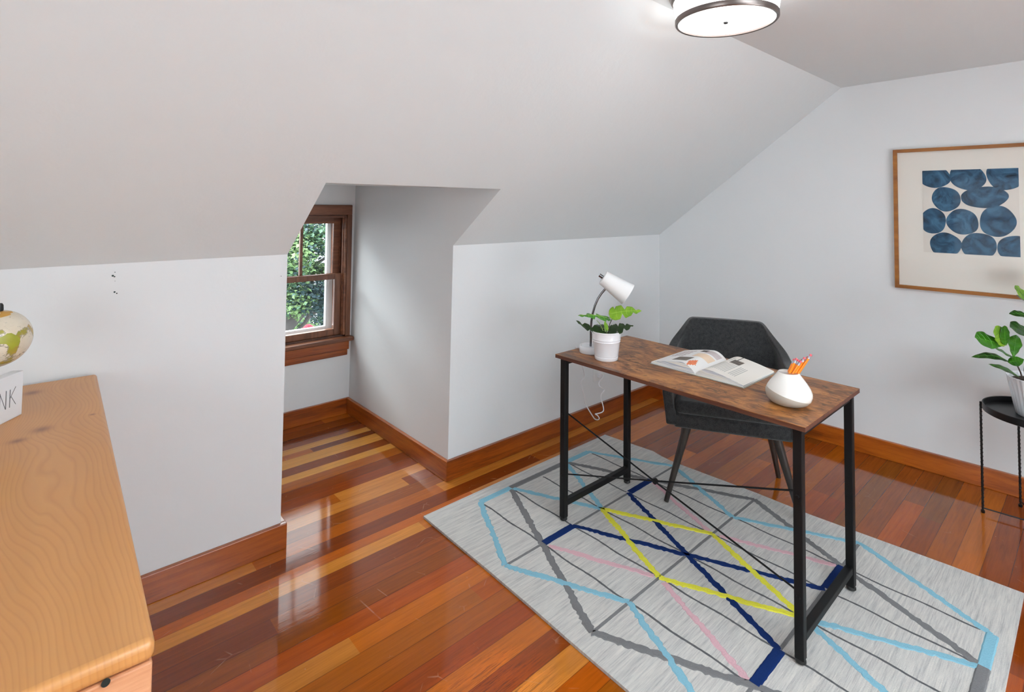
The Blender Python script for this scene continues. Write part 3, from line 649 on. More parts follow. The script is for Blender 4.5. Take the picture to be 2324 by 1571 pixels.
# ------------------------------------------------------------------ desk
RZ = .0135
dt = thing('writing_desk', 'writing desk with rustic brown top and black metal frame on the rug', 'desk', (2.045, 1.165, RZ))
DX0, DX1, DY0, DY1, DZ = 1.783, 2.322, .640, 1.705, .743
B().box((DX0, DY0, DZ - .0015), (DX1, DY1, DZ), 0).box((DX0, DY0, DZ - .0155), (DX1, DY1, DZ - .0015), 1).build('desk_top', [M['desk'], M['deskedge']], dt)
LX = (1.806, 2.284); LY = (.668, 1.668); lw = .028
def leg_xy(i, j): return LX[i], LY[j] if i == 0 else (LY[j] + (.006 if j else -.002))
for i in (0, 1):
    for j in (0, 1):
        x, y = leg_xy(i, j)
        l_ = B().box((x - lw / 2, y - lw / 2, RZ + .012), (x + lw / 2, y + lw / 2, DZ - .0155)).build('leg', M['black'], dt, bevel=.003)
        B().lathe([(.013, .0), (.0165, .003), (.0165, .008), (.012, .016)], (x, y, RZ), 18).build('leg_cap', M['blackpl'], l_, smooth=True)
for j in (0, 1):
    B().box((LX[0] + lw / 2, LY[j] - .013, .075), (LX[1] - lw / 2, LY[j] + .013, .101)).build('foot_rail', M['black'], dt, bevel=.003)
    B().box((LX[0] + lw / 2, LY[j] - .011, DZ - .041), (LX[1] - lw / 2, LY[j] + .011, DZ - .0155)).build('top_rail', M['black'], dt, bevel=.002)
# crossing rods, on the side facing the camera
xf = LX[0] + .016
P = lambda px, py: CAM + ray(px, py) * ((xf - CAM.x) / ray(px, py).x)
ra, rb_, rc, rd = P(1288, 938), P(1806, 1338), P(1288, 1077), P(1806, 1115)
crs = P(1486, 1093)
B().tube([ra, crs, rb_], .0032, 8).build('brace_rod', M['black'], dt)
B().tube([rc + Vector((.004, 0, 0)), crs + Vector((.006, 0, 0)), rd + Vector((.004, 0, 0))], .0032, 8).build('brace_rod', M['black'], dt)
B().lathe([(.001, -.006), (.011, -.005), (.011, .005), (.001, .006)], crs + Vector((.003, 0, 0)), 16, mat=Matrix.Rotation(radians(90), 3, 'Y').to_4x4()).build('brace_hub', M['black'], dt, smooth=True)
for p in (ra, rb_, rc, rd):
    yy = LY[1] if p.y > 1.2 else LY[0]
    B().lathe([(.001, -.003), (.005, -.0025), (.006, .002), (.001, .003)], (LX[0] - lw / 2 - .001, yy, p.z), 12, mat=Matrix.Rotation(radians(90), 3, 'Y').to_4x4()).build('bolt', M['black'], dt, smooth=True)

# ------------------------------------------------------------------ chair
cc = Vector((2.634, 1.308, 0)); bd = Vector((.872, .489, 0)).normalized(); ld = Vector((-bd.y, bd.x, 0))
ch = thing('upholstered_armchair', 'charcoal grey upholstered armchair with dark tapered legs behind the desk', 'chair', (cc.x, cc.y, RZ))
def cpt(u, v, z): return cc + ld * u + bd * v + Vector((0, 0, z))
ZB = .380
def smooth(a, b_, x): t = max(0, min(1, (x - a) / (b_ - a))); return t * t * (3 - 2 * t)
# plan path of the shell: left front -> back -> right front
HWD = .306; VF = -.282; VB = .27
path = []
NS = 72
for i in range(NS + 1):
    a = pi * i / NS   # half superellipse
    e = .46
    u = HWD * (abs(cos(a)) ** e) * (1 if cos(a) >= 0 else -1); v = (abs(sin(a)) ** e) * (VB - .02) if sin(a) > 1e-6 else 0
    path.append((u, v))
pre = [(HWD + .004, VF + k * (0 - VF) / 12) for k in range(12)]
post = [(-p[0], p[1]) for p in pre[::-1]]
path = pre + path + post
def top_h(u, v):
    # back panel flat and high, shoulders sweeping down to the arms
    s_ = abs(u)
    if v > .0:
        back = .792
        t = smooth(.205, .30, s_) * .55 + smooth(.26, .05, v) * (.45 if s_ > .2 else 0)
        t = min(1, t)
        return back - (back - .640) * t
    return .640 - .03 * smooth(0, -.26, v)
sh = B(); rows = 16; th = .045
outer = []; inner = []
Npth = len(path)
norms = []
for i, (u, v) in enumerate(path):
    a = path[max(0, i - 1)]; c = path[min(Npth - 1, i + 1)]; tx, ty = c[0] - a[0], c[1] - a[1]; L = math.hypot(tx, ty) or 1; norms.append((ty / L, -tx / L))
for k in range(rows + 1):
    f = k / rows
    for i, (u, v) in enumerate(path):
        h = top_h(u, v); z = ZB + .012 + (h - ZB - .012) * f
        lean = .075 * ((z - .42) / .37) * max(0, v) / VB if z > .42 else -.02 * (.42 - z) / .07 * max(0, v) / VB
        flare = 1 - .07 * (1 - smooth(.36, .60, z)) 
        uu = u * flare * (1 - .10 * smooth(.62, .79, z) * 1.0); vv_ = v + lean
        outer.append(cpt(uu, vv_, z)); nx, ny = norms[i]
        t_ = th * (1.0 if z > .45 else 1.1); inner.append(cpt(uu + nx * -t_ if False else uu - nx * t_, vv_ - ny * t_, z))
W_ = Npth
V_ = outer + inner; O2 = len(outer); F_ = []
for k in range(rows):
    for i in range(W_ - 1):
        F_.append((k * W_ + i, k * W_ + i + 1, (k + 1) * W_ + i + 1, (k + 1) * W_ + i))
        F_.append((O2 + k * W_ + i + 1, O2 + k * W_ + i, O2 + (k + 1) * W_ + i, O2 + (k + 1) * W_ + i + 1))
for i in range(W_ - 1):
    F_.append((rows * W_ + i, rows * W_ + i + 1, O2 + rows * W_ + i + 1, O2 + rows * W_ + i)); F_.append((i + 1, i, O2 + i, O2 + i + 1))
for k in range(rows):
    for i in (0, W_ - 1): F_.append((k * W_ + i, (k + 1) * W_ + i, O2 + (k + 1) * W_ + i, O2 + k * W_ + i))
# make sure the inner face is towards the seat
sh.add(V_, F_)
sh.build('backrest', M['fabric'], ch, smooth=True, bevel=.016, bseg=4)
# seat pan and cushion
sb = B(); sb.prism([cpt(u * .925, v, ZB) for u, v in [(.275, -.276), (.275, .1), (.22, .235), (-.22, .235), (-.275, .1), (-.275, -.276)]], (0, 0, .065)); sb.build('seat_base', M['fabric'], ch, smooth=True, bevel=.012, bseg=3)
sb = B(); sb.prism([cpt(u, v, ZB + .062) for u, v in [(.250, -.276), (.250, .1), (.20, .20), (-.20, .20), (-.250, .1), (-.250, -.276)]], (0, 0, .060)); sb.build('seat_cushion', M['fabric'], ch, smooth=True, bevel=.025, bseg=4)
for fx, fy, tu, tv, zf in ((2.283, 1.446, .19, -.19, RZ), (2.590, .948, -.19, -.19, RZ), (2.950, 1.193, -.185, .17, .001), (2.715, 1.640, .185, .17, .001)):
    tp_ = cpt(tu, tv, ZB + .005); ft = Vector((fx, fy, zf)); d = (ft - tp_)
    pts = [tp_ + d * (k / 8) for k in range(9)]
    B().tube(pts, [.021 - .0098 * k / 8 for k in range(9)], 16).build('leg', M['walnut_leg'], ch, smooth=True)

# ------------------------------------------------------------------ things on the desk
# open book
BZ = DZ; bk = thing('open_book', 'thick open hardcover book with printed pages on the desk', 'book', (2.12, 1.13, BZ))
bx0, bx1 = 1.990, 2.262; ysp = 1.128; wl, wr = .205, .198
B().box((bx0 - .004, ysp - wr - .005, BZ), (bx1 + .004, ysp + wl + .005, BZ + .003)).build('cover', M['cover'], bk, bevel=.001)
def page_z(s_, hmax):  # s_ 0 at the spine .. 1 at the fore edge
    return BZ + .004 + hmax * (sin(min(1, s_ * 3.1) * pi / 2) ** .8) * (1 - s_ ** 1.7 * .86)
def pages(sign, wd, hmax, name):
    pg = B(); NX, NYs = 40, 48; skew = .012
    def Pp(i, j, dz=0):
        s_ = j / NYs; x = bx0 + (bx1 - bx0) * i / NX; return Vector((x, ysp + sign * wd * s_, page_z(s_, hmax) + dz))
    def region(i, j):
        a = i / NX; s_ = j / NYs
        if sign > 0:      # left page (towards the far left), a: 0 near camera edge .. 1 far
            if abs(s_ - .17) < .075 * (1 - abs(a - .15) * 6): return 5
            if .28 < s_ < .62 and .12 < a < .36: return 4
            if .05 < s_ < .42 and .46 < a < .68: return 3
            if .05 < s_ < .35 and .74 < a < .92: return 6
            if .6 < s_ < .92 and .40 < a < .88 and (a * 3 + s_) % .34 < .2: return 6
            if .34 < s_ < .5 and .8 < a < .93: return 2
        else:
            if .30 < s_ < .52 and .58 < a < .80: return 4 if (a * 40) % 3 < 2 else 2
            if .34 < s_ < .36 and a > .72: return 2
            if .16 < s_ < .52 and .14 < a < .56 and j % 2 == 0: return 1
            if .55 < s_ < .72 and .14 < a < .56 and j % 2 == 0: return 1
            if .22 < s_ < .28 and .66 < a < .9 and j % 2 == 0: return 1
        return 0
    idx = {}
    vs_ = [Pp(i, j) for i in range(NX + 1) for j in range(NYs + 1)]
    for i in range(NX):
        for j in range(NYs):
            a_ = i * (NYs + 1) + j; q = (a_, a_ + 1, a_ + NYs + 2, a_ + NYs + 1)
            pg.f.append(q); pg.mi.append(region(i, j))
    pg.v += vs_
    # edges of the page block
    for i in (0, NX):
        base = len(pg.v)
        for j in range(NYs + 1): p = Pp(i, j); pg.v.append(p); pg.v.append(Vector((p.x, p.y, BZ + .003)))
        for j in range(NYs): pg.f.append((base + 2 * j, base + 2 * j + 1, base + 2 * j + 3, base + 2 * j + 2)); pg.mi.append(7)
    base = len(pg.v)
    for i in range(NX + 1): p = Pp(i, NYs); pg.v.append(p); pg.v.append(Vector((p.x, p.y, BZ + .003)))
    for i in range(NX): pg.f.append((base + 2 * i, base + 2 * i + 1, base + 2 * i + 3, base + 2 * i + 2)); pg.mi.append(7)
    pg.build(name, [M['page'] if sign < 0 else M['pagew'], M['ink'], M['inkd'], M['peach'], M['photo'], M['orangep'], M['lilac'], M['edge']], bk, smooth=True)
pages(1, wl, .040, 'page_block'); pages(-1, wr, .036, 'page_block')

# pencil vase
vc = Vector((1.962, .757, DZ)); vt = thing('ceramic_vase', 'teardrop white glazed vase with bare clay foot holding pencils', 'vase', vc)
tilt = lambda a, z: 0
prof = [(.001, .0), (.046, .0), (.060, .006), (.0705, .018), (.0740, .031), (.0735, .042), (.068, .056), (.058, .072), (.046, .088), (.0385, .098), (.0345, .104), (.0325, .1062), (.0300, .1055)]
inner_p = [(.0300, .1055), (.0285, .101), (.036, .08), (.045, .06), (.045, .012), (.001, .010)]
vb = B(); seg = 48
vb.lathe(prof, vc, seg, 0); nf = len(vb.f)
vb.lathe(inner_p, vc, seg, 2)
sel = []
for k, f in enumerate(vb.f[:nf]):
    c_ = sum((vb.v[i] for i in f), Vector()) / len(f); zrel = c_.z - vc.z; 
    if False and zrel < .034 + .05 * ((c_ - vc).dot(Vector((-rt.x, -rt.y, 0)))): vb.mi[k] = 1
vb.build('vase_body', [M['glaze'], M['clay'], M['clay_in']], vt, smooth=True)
# pencils: each leans from inside the vase to where its eraser shows
tips = [(1803, 815), (1808, 813.5), (1813, 817), (1818, 819.5), (1822, 816), (1826.5, 811.5), (1834, 810), (1841, 804.5)]
mths = [1786.5, 1790, 1793.5, 1797, 1800.5, 1803.5, 1806.5, 1809.5]
plab = ['leftmost orange pencil in the white vase', 'second orange pencil from the left in the white vase', 'third orange pencil from the left in the white vase', 'fourth orange pencil from the left in the white vase, with the lowest eraser',
        'fourth orange pencil from the right in the white vase', 'third orange pencil from the right in the white vase', 'second orange pencil from the right in the white vase, leaning far out', 'rightmost orange pencil in the white vase, its eraser the highest']
for k, ((px, py), mx_) in enumerate(zip(tips, mths)):
    dd = (.007, -.007)[k % 2] + (.002 if k % 4 < 2 else -.002); dv = (vc - CAM).dot(fw)
    tip = at(px, py, dv + dd * 1.3); mouth = at(mx_, 851, dv + dd)
    d = (tip - mouth).normalized(); tt = (mouth.z - (vc.z + .03)) / d.z; bot = mouth - d * tt
    while Vector((bot.x - vc.x, bot.y - vc.y, 0)).length > .036 and tt > .02:
        tt *= .9; bot = mouth - d * tt
    pe = thing('pencil', plab[k], 'pencil', bot, 'orange pencils in the vase')
    B().tube([bot, tip - d * .018], .0040, 6).build('shaft', M['orange'], pe)
    B().tube([tip - d * .018, tip - d * .0145, tip - d * .0135, tip - d * .010, tip - d * .009, tip - d * .0065], [.0042, .0042, .0038, .0044, .0038, .0043], 12).build('ferrule', M['ferrule'], pe, smooth=True)
    B().tube([tip - d * .0065, tip - d * .001, tip + d * .0005], [.0040, .0040, .0028], 12).build('eraser', M['eraser'], pe, smooth=True)

# leaves ------------------------------------------------------------
def leaf(b, base, tip, width, nrm_, droop=.0, cup=.0, shape='oval', mi=0, curl=0.0, notches=0, veins=None, thick=.0006, skew=0.0):
    """leaf blade from base to tip, with a midrib, bent along its length and cupped across"""
    base = Vector(base); tip = Vector(tip); t = tip - base; L = t.length; t.normalize(); u = t.cross(Vector(nrm_)).normalized(); n_ = u.cross(t).normalized()
    N = 36; K = 6; g = []
    for i in range(N + 1):
        s_ = i / N
        if shape == 'fig': w = (.30 * sin(pi * min(1, s_ * 1.0)) ** .6 + .75 * sin(pi * s_ ** 1.9) ** .9); w = w * .95
        elif shape == 'round': w = sin(pi * s_ ** .95) ** .55
        elif shape == 'lance': w = sin(pi * s_ ** .9) ** .85
        else: w = (sin(pi * s_ ** .55) ** .75)
        w *= width / 2
        for side in (-1, 1):
            ww = w
            if notches:
                ph = (s_ * notches + (.25 if side > 0 else 0)) % 1.0
                nt = max(0, 1 - abs(ph - .5) / .24)
                if .18 < s_ < .93: ww = w * (1 - .72 * nt)
            row = []
            for k in range(K + 1):
                q = k / K; d = ww * q
                p = base + t * (L * s_ + side * 0 + (.10 * L * q * (1 - s_) if shape == 'heart' else 0) * -1) + u * (side * d) + n_ * (droop * L * sin(pi * s_) - curl * L * s_ ** 2 + cup * d * (1 if q else 0) + .03 * width * q * sin(s_ * 21 + side))
                p += u * skew * sin(pi * s_)
                row.append(p)
            g.append(row)
    vs_ = [p for r in g for p in r]; RW = K + 1; fs_ = []
    for i in range(N):
        for sd in (0, 1):
            r0 = (2 * i + sd) * RW; r1 = (2 * (i + 1) + sd) * RW
            for k in range(K):
                q = (r0 + k, r0 + k + 1, r1 + k + 1, r1 + k); fs_.append(q if sd else q[::-1])
    b.add(vs_, fs_, mi)
    if veins is not None:
        pts = [g[2 * i][0] + n_ * .0012 for i in range(0, N + 1, 3)]
        b.tube(pts, [.0011 * (1 - .6 * i / len(pts)) for i in range(len(pts))], 5, veins)
        for i in range(6, N - 4, 6):
            for sd in (0, 1):
                a_ = g[2 * i + sd][0] + n_ * .001; c_ = g[2 * min(N, i + 3) + sd][K - 1] + n_ * .001
                mid = g[2 * min(N, i + 1) + sd][3] + n_ * .0012
                b.tube([a_, mid, c_], [.0007, .0006, .0003], 4, veins)

def leaf_obj(parent, name, mats_, *a, **k):
    b = B(); leaf(b, *a, **k); o = b.build(name, mats_, parent, smooth=True, fix=True)
    md = o.modifiers.new('thick', 'SOLIDIFY'); md.thickness = .0006
    return o
toC = lambda p: (CAM - Vector(p)).normalized()

# small potted plant on desk
pc = Vector((1.902, 1.507, DZ)); pt = thing('potted_monstera', 'small split-leaf plant in a ribbed white enamel pot on the desk', 'potted plant', pc)
B().lathe([(.001, 0), (.049, 0), (.0515, .003), (.052, .014), (.0505, .016), (.0525, .018), (.0595, .078), (.062, .081), (.061, .084), (.062, .0885), (.0632, .091), (.062, .094), (.0655, .119), (.0690, .1205), (.0690, .1245), (.0655, .1255), (.063, .122), (.058, .08), (.05, .012), (.001, .010)], pc, 64).build('pot', M['white_gloss'], pt, smooth=True)
B().lathe([(.001, .106), (.061, .103), (.061, .08), (.001, .08)], pc, 40).build('soil', M['soil'], pt, smooth=True)
D0 = 2.37
LV = [M['leaf_bright'], M['leaf_mid'], M['leaf_dark'], M['leaf_vein']]
stems = [((1380, 757), (1384, 735), (1390, 723), (1398, 718)), ((1374, 757), (1372, 738), (1376, 726), (1377, 722)), ((1371, 757), (1366, 744), (1360, 733), (1354, 727)), ((1378, 758), (1375, 745), (1368, 745), (1362, 744)), ((1384, 758), (1386, 752), (1388, 749), (1391, 747))]
for i, sp_ in enumerate(stems):
    dd = [0, .0, -.01, .01, 0][i]
    pts = [at(x, y, D0 + dd * k / 3 - .0) for k, (x, y) in enumerate(sp_)]; pts = [pc + Vector(((pts[0] - pc).x * .6, (pts[0] - pc).y * .6, .100))] + pts
    B().tube(pts, [.0034, .003, .0024, .0018, .0014] if i == 1 else [.0022, .002, .0017, .0014, .001], 8).build('stem', M['stemg'] if i != 0 else M['twig'], pt, smooth=True)
def lf_px(parent, b_, t_, D1, D2, width, nr, **k):
    mats_ = k.pop('mats'); return leaf_obj(parent, 'leaf', mats_, at(b_[0], b_[1], D1), at(t_[0], t_[1], D2), width, nr, **k)
cdir = -Vector((fw.x, fw.y, 0)); UPV = Vector((0, 0, 1))
lf_px(pt, (1388, 712), (1456, 706), D0 - .01, D0 - .03, .072, cdir * .75 + UPV * .75, mats=LV, mi=0, notches=3, veins=3, shape='heart', droop=.07, cup=-.12)
lf_px(pt, (1378, 722), (1312, 717), D0 - .01, D0 - .06, .072, cdir * .22 + UPV, mats=LV, mi=1, notches=3, veins=3, shape='heart', droop=.05, cup=-.15)
lf_px(pt, (1370, 750), (1307, 728), D0 + .0, D0 - .03, .055, cdir * .5 + UPV * .8, mats=LV, mi=2, notches=3, shape='heart', droop=-.12, cup=.12)
lf_px(pt, (1386, 752), (1438, 740), D0 - .01, D0 - .03, .080, cdir * .45 + UPV, mats=LV, mi=2, notches=3.6, shape='heart', droop=.05)
lf_px(pt, (1376, 745), (1350, 738), D0 + .03, D0 + .10, .05, UPV + cdir * .2, mats=LV, mi=2, notches=3, shape='heart', droop=.05)
lf_px(pt, (1372, 730), (1380, 752), D0 - .02, D0 - .04, .016, cdir, mats=LV, mi=0, shape='lance')

# desk lamp
lb = Vector((1.936, 1.626, DZ)); lm = thing('desk_lamp', 'white gooseneck desk lamp with cone shade at the left end of the desk', 'desk lamp', lb)
B().lathe([(.001, 0), (.051, 0), (.0525, .002), (.0525, .027), (.050, .0305), (.046, .0305), (.042, .026), (.012, .025), (.001, .025)], lb, 56).build('base', M['white_gloss'], lm, smooth=True)
DL = 2.477
nk = [(1340.5, 786), (1341, 768), (1341, 748), (1342, 730), (1345, 712), (1350, 694), (1357, 678), (1365, 666), (1371, 659), (1376, 653)]
B().tube([at(x, y, DL) for x, y in nk], .0052, 14).build('gooseneck', M['chrome'], lm, smooth=True)
s0 = at(1368.5, 630, DL); s1 = at(1425, 668.5, DL - .02); ax = (s1 - s0); Ls = ax.length; ax.normalize()
mt = ax.to_track_quat('Z', 'Y').to_matrix().to_4x4()
B().lathe([(.006, 0), (.0315, .0), (.034, .002), (.0525, Ls), (.0515, Ls), (.032, .004), (.006, .003)], s0, 56, mat=mt).build('lamp_shade', M['white_matte'], lm, smooth=True)
B().tube([s0 + ax * .002, s0 - ax * .020], .0085, 16).build('switch', M['chrome'], lm, smooth=True)
B().lathe([(.001, .03), (.012, .03), (.014, .05), (.026, .085), (.022, .105), (.001, .115)], s0, 24, mat=mt).build('bulb', M['white_matte'], lm, smooth=True)

# lamp cord and outlet
ct = [(1330, 790, 1.70), (1322, 822, 1.74), (1322, 832, 1.75), (1326, 848, 1.80), (1326, 857, 1.82), (1319, 866, 1.83), (1321, 880, 1.84), (1326, 900, 1.86), (1328, 915, 1.88), (1336, 930, 1.90), (1346, 946, 1.92), (1350, 951, 1.93),
      (1356, 953, 1.94), (1360, 950, 1.95), (1356, 943, 1.955), (1351, 940, 1.96), (1356, 939, 1.97), (1366, 936, 2.0), (1370, 930, 2.02), (1367, 915, 2.06), (1364, 905, 2.08), (1365, 895, 2.1), (1371, 887, 2.14), (1369, 883, 2.16), (1361, 877, 2.20),
      (1360, 868, 2.22), (1368, 856, 2.25), (1368, 850, 2.27), (1359, 846, 2.29), (1356, 848, 2.302)]
cpts = [lb + Vector((-.02, .05, .012)), Vector((1.93, 1.70, DZ + .004)), Vector((1.93, 1.712, DZ - .004))] + [ony(x, y, Y) for x, y, Y in ct[2:]]
def catmull(p, n=5):
    out = []
    for i in range(len(p) - 1):
        a, b_, c, d = p[max(0, i - 1)], p[i], p[i + 1], p[min(len(p) - 1, i + 2)]
        for k in range(n):
            t = k / n; out.append(.5 * ((2 * b_) + (c - a) * t + (2 * a - 5 * b_ + 4 * c - d) * t * t + (3 * b_ - a - 3 * c + d) * t ** 3))
    return out + [p[-1]]
B().tube(catmull(cpts), .0030, 8).build('power_cord', M['cord'], lm, smooth=True)
oc = ony(1356, 851, YK); plug = B().box((oc.x - .014, YK - .028, oc.z - .012), (oc.x + .014, YK - .0085, oc.z + .012)); plug.build('plug', M['cord'], lm, bevel=.004)
ot = thing('wall_outlet', 'white wall outlet plate on the knee wall behind the desk', 'outlet', (2.823, YK, .31))
B().box((2.785, YK - .006, .252), (2.861, YK, .368)).build('cover_plate', M['outlet'], ot, bevel=.003)
for z_ in (.290, .332):
    B().box((2.806, YK - .0085, z_ - .015), (2.840, YK - .005, z_ + .015)).build('socket', M['outlet'], ot, bevel=.002)

# ------------------------------------------------------------------ framed print
def wpt(y, z, off): return Vector((XR(y) - off, y, z))
ft = thing('framed_print', 'thin oak framed abstract print of blue watercolour pebble shapes on the right wall', 'picture', wpt(.49, 1.36, 0))
FY0, FY1, FZ0, FZ1 = .168, .815, .976, 1.755; FW = .018
def bar(ya, yb_, za, zb, o0, o1):
    return [wpt(ya, za, o0), wpt(yb_, za, o0), wpt(yb_, zb, o0), wpt(ya, zb, o0)], o1 - o0
b = B()
for q in ((FY0, FY1, FZ1 - FW, FZ1), (FY0, FY1, FZ0, FZ0 + FW), (FY0, FY0 + FW, FZ0 + FW, FZ1 - FW), (FY1 - FW, FY1, FZ0 + FW, FZ1 - FW)):
    pl, th_ = bar(*q, .0, .028); b.prism(pl, (-.028, 0, 0))
b.build('frame', M['oak'], ft, bevel=.0015)
pl, _ = bar(FY0 + FW * .6, FY1 - FW * .6, FZ0 + FW * .6, FZ1 - FW * .6, .004, 0); B().prism(pl, (-.008, 0, 0)).build('mat_board', M['mat_board'], ft)
AY0, AY1, AZ0, AZ1 = .295, .684, 1.184, 1.631
pr2 = B(); pl, _ = bar(AY0, AY1, AZ0, AZ1, .0125, 0); pr2.prism(pl, (-.0006, 0, 0), 0)
TL, TR, BL, BR = (440, 345), (1297, 308), (450, 1078), (1315, 1110)
def inv(px, py):
    u_, v_ = .5, .5
    for _ in range(12):
        X = (1 - u_) * (1 - v_) * TL[0] + u_ * (1 - v_) * TR[0] + (1 - u_) * v_ * BL[0] + u_ * v_ * BR[0]
        Y = (1 - u_) * (1 - v_) * TL[1] + u_ * (1 - v_) * TR[1] + (1 - u_) * v_ * BL[1] + u_ * v_ * BR[1]
        u_ += (px - X) / 860; v_ += (py - Y) / 770
    return u_, v_
peb = [(560, 402, 152, 97, 0), (862, 392, 166, 123, 12), (1195, 365, 168, 145, 0), (667, 598, 136, 110, 8), (1012, 577, 208, 97, -3), (540, 798, 128, 115, 0), (817, 802, 148, 115, 10), (1124, 793, 156, 141, 0), (659, 1010, 150, 108, 5), (962, 1022, 157, 125, 0), (1262, 1032, 141, 115, 0)]
for k, (cx_, cy_, rx_, ry_, rot) in enumerate(peb):
    pts = []
    for q in range(48):
        a = 2 * pi * q / 48; wob = 1 + .02 * sin(3 * a + k) + .015 * sin(5 * a + 2 * k); x_ = rx_ * wob * (abs(cos(a)) ** 1.0) * math.copysign(1, cos(a)); y_ = ry_ * wob * (abs(sin(a)) ** 1.0) * math.copysign(1, sin(a))
        rr_ = radians(rot); X = cx_ + x_ * cos(rr_) - y_ * sin(rr_); Y = cy_ + x_ * sin(rr_) + y_ * cos(rr_)
        u_, v_ = inv(X, Y); u_ = min(1, max(0, u_)); v_ = min(1, max(0, v_))
        pts.append(wpt(AY1 - (AY1 - AY0) * u_, AZ1 - (AZ1 - AZ0) * v_, .0133))
    pr2.prism(pts, (-.0003, 0, 0), 1 + k % 4)
pr2.build('print', [M['paper']] + M['water'], ft, fix=False)
pl, _ = bar(FY0 + FW * .6, FY1 - FW * .6, FZ0 + FW * .6, FZ1 - FW * .6, .0185, 0); B().prism(pl, (-.002, 0, 0)).build('glass_front', M['picglass'], ft)

# ------------------------------------------------------------------ plant stand and fig
sc_ = Vector((3.362, .220, 0)); SR = .198; SZ = .520
stn = thing('plant_stand', 'round black metal plant stand with thin rod legs by the right wall', 'plant stand', sc_)
B().lathe([(.001, SZ - .034), (SR - .008, SZ - .034), (SR - .001, SZ - .030), (SR, SZ - .002), (SR - .002, SZ), (SR - .005, SZ - .002), (SR - .008, SZ - .026), (.001, SZ - .029)], sc_, 72).build('tray', M['tray'], stn, smooth=True)
a0 = math.atan2(.424 - .220, 3.342 - 3.362); a1_ = math.atan2(.306 - .220, 3.540 - 3.362)
angs = [a0, a1_, a0 + pi, a1_ + pi]
feet = []
for a in angs:
    f_ = sc_ + Vector((cos(a), sin(a), 0)) * (SR + .004); feet.append(f_)
    b = B(); b.tube([f_, f_ + Vector((0, 0, SZ - .006))], .0045, 12)
    hx = [f_ + Vector((cos(k * .8) * .0046, sin(k * .8) * .0046, .02 + k * .0024)) for k in range(200)]; b.tube(hx, .0017, 5)
    b.lathe([(.007, 0), (.008, .002), (.008, .012), (.005, .014)], f_, 12); b.build('leg', M['tray'], stn, smooth=True)
for k in range(2):
    b = B(); z_ = Vector((0, 0, .022 + .006 * k)); b.tube([feet[k] + z_, feet[k + 2] + z_], .0032, 8)
    b.build('stretcher', M['tray'], stn, smooth=True)
fp = Vector((3.385, .212, SZ - .029)); fg = thing('fiddle_leaf_fig', 'fiddle-leaf fig in a white ribbed pot on the plant stand', 'potted plant', fp)
rib = lambda a, z: .012 * cos(a * 36) if z > .01 else 0
B().lathe([(.001, 0), (.088, 0), (.092, .004), (.100, .05), (.110, .11), (.119, .165), (.121, .168), (.119, .171), (.113, .167), (.104, .11), (.085, .01), (.001, .008)], fp, 216, wob=rib).build('pot', M['white_gloss'], fg, smooth=True)
B().lathe([(.001, .152), (.108, .15), (.108, .13), (.001, .13)], fp, 40).build('soil', M['soil'], fg, smooth=True)
DF = 2.45
M['fig_vein'] = mat_leaf('fig_leaf_vein', srgb(70, 130, 40), srgb(90, 150, 56), .4, 18, 0)
FL = [M['leaf_fig'], M['leaf_figd'], M['leaf_bright'], M['fig_vein']]
trunk = [fp + Vector((0, 0, .14)), at(2328, 850, DF - .02), at(2334, 800, DF - .02), at(2342, 740, DF), at(2350, 680, DF), at(2352, 600, DF + .02)]
B().tube(catmull(trunk), [.006 - .003 * k / 25 for k in range(26)], 8).build('stem', M['twig'], fg, smooth=True)
br = [at(2322, 865, DF - .03), at(2316, 845, DF - .04), at(2308, 828, DF - .05), at(2298, 812, DF - .06)]
B().tube([fp + Vector((0, 0, .14))] + br, .003, 8).build('stem', M['twig'], fg, smooth=True)
B().tube([fp + Vector((0, 0, .14)), at(2320, 860, DF - .04), at(2308, 856, DF - .05)], .0024, 8).build('stem', M['twig'], fg, smooth=True)
def fl(b_, t_, D1, D2, w, nr, mi, **k): return lf_px(fg, b_, t_, D1, D2, w, nr, mats=FL, mi=mi, veins=k.pop('veins', 3) if k.get('veins', 3) is not None else None, shape=k.pop('shape', 'fig'), **{q: v for q, v in k.items() if q != 'veins'})
fl((2299, 815), (2306, 760), DF - .06, DF - .04, .062, cdir + UPV * .3, 0, shape='fig')
fl((2300, 812), (2252, 786), DF - .06, DF - .12, .050, cdir * .6 + UPV, 0, shape='lance', veins=None)
fl((2285, 783), (2212, 766), DF - .10, DF - .14, .080, cdir * .8 + UPV * .6, 0)
fl((2283, 784), (2258, 741), DF - .11, DF - .13, .070, cdir + UPV * .35, 2, shape='round')
fl((2281, 783), (2279, 739), DF - .12, DF - .13, .046, cdir + UPV * .2, 0, shape='round')
fl((2290, 822), (2204, 811), DF - .07, DF - .12, .042, cdir * .6 + UPV, 1, droop=.10, shape='lance')
fl((2287, 822), (2324, 816), DF - .07, DF - .10, .046, cdir * .8 + UPV * .7, 0, shape='lance', droop=-.08)
fl((2312, 856), (2243, 827), DF - .05, DF - .08, .036, cdir * .7 + UPV, 1, shape='lance', droop=.06)
fl((2346, 722), (2290, 713), DF - .03, DF - .10, .055, cdir * .6 + UPV, 1, shape='lance', droop=.05)
fl((2348, 762), (2292, 743), DF - .03, DF - .12, .080, cdir * .8 + UPV * .7, 1, shape='fig', droop=.05)
fl((2346, 690), (2303, 655), DF - .02, DF - .13, .085, cdir * .8 + UPV * .5, 2, shape='round')
fl((2350, 700), (2312, 672), DF - .0, DF - .05, .070, cdir * .5 + UPV, 1, shape='round', veins=None)
fl((2350, 640), (2360, 560), DF, DF - .03, .09, cdir + UPV * .3, 0)
fl((2352, 680), (2420, 640), DF, DF + .02, .10, cdir + UPV * .5, 0)
fl((2346, 740), (2410, 730), DF, DF - .02, .10, cdir + UPV * .8, 1)
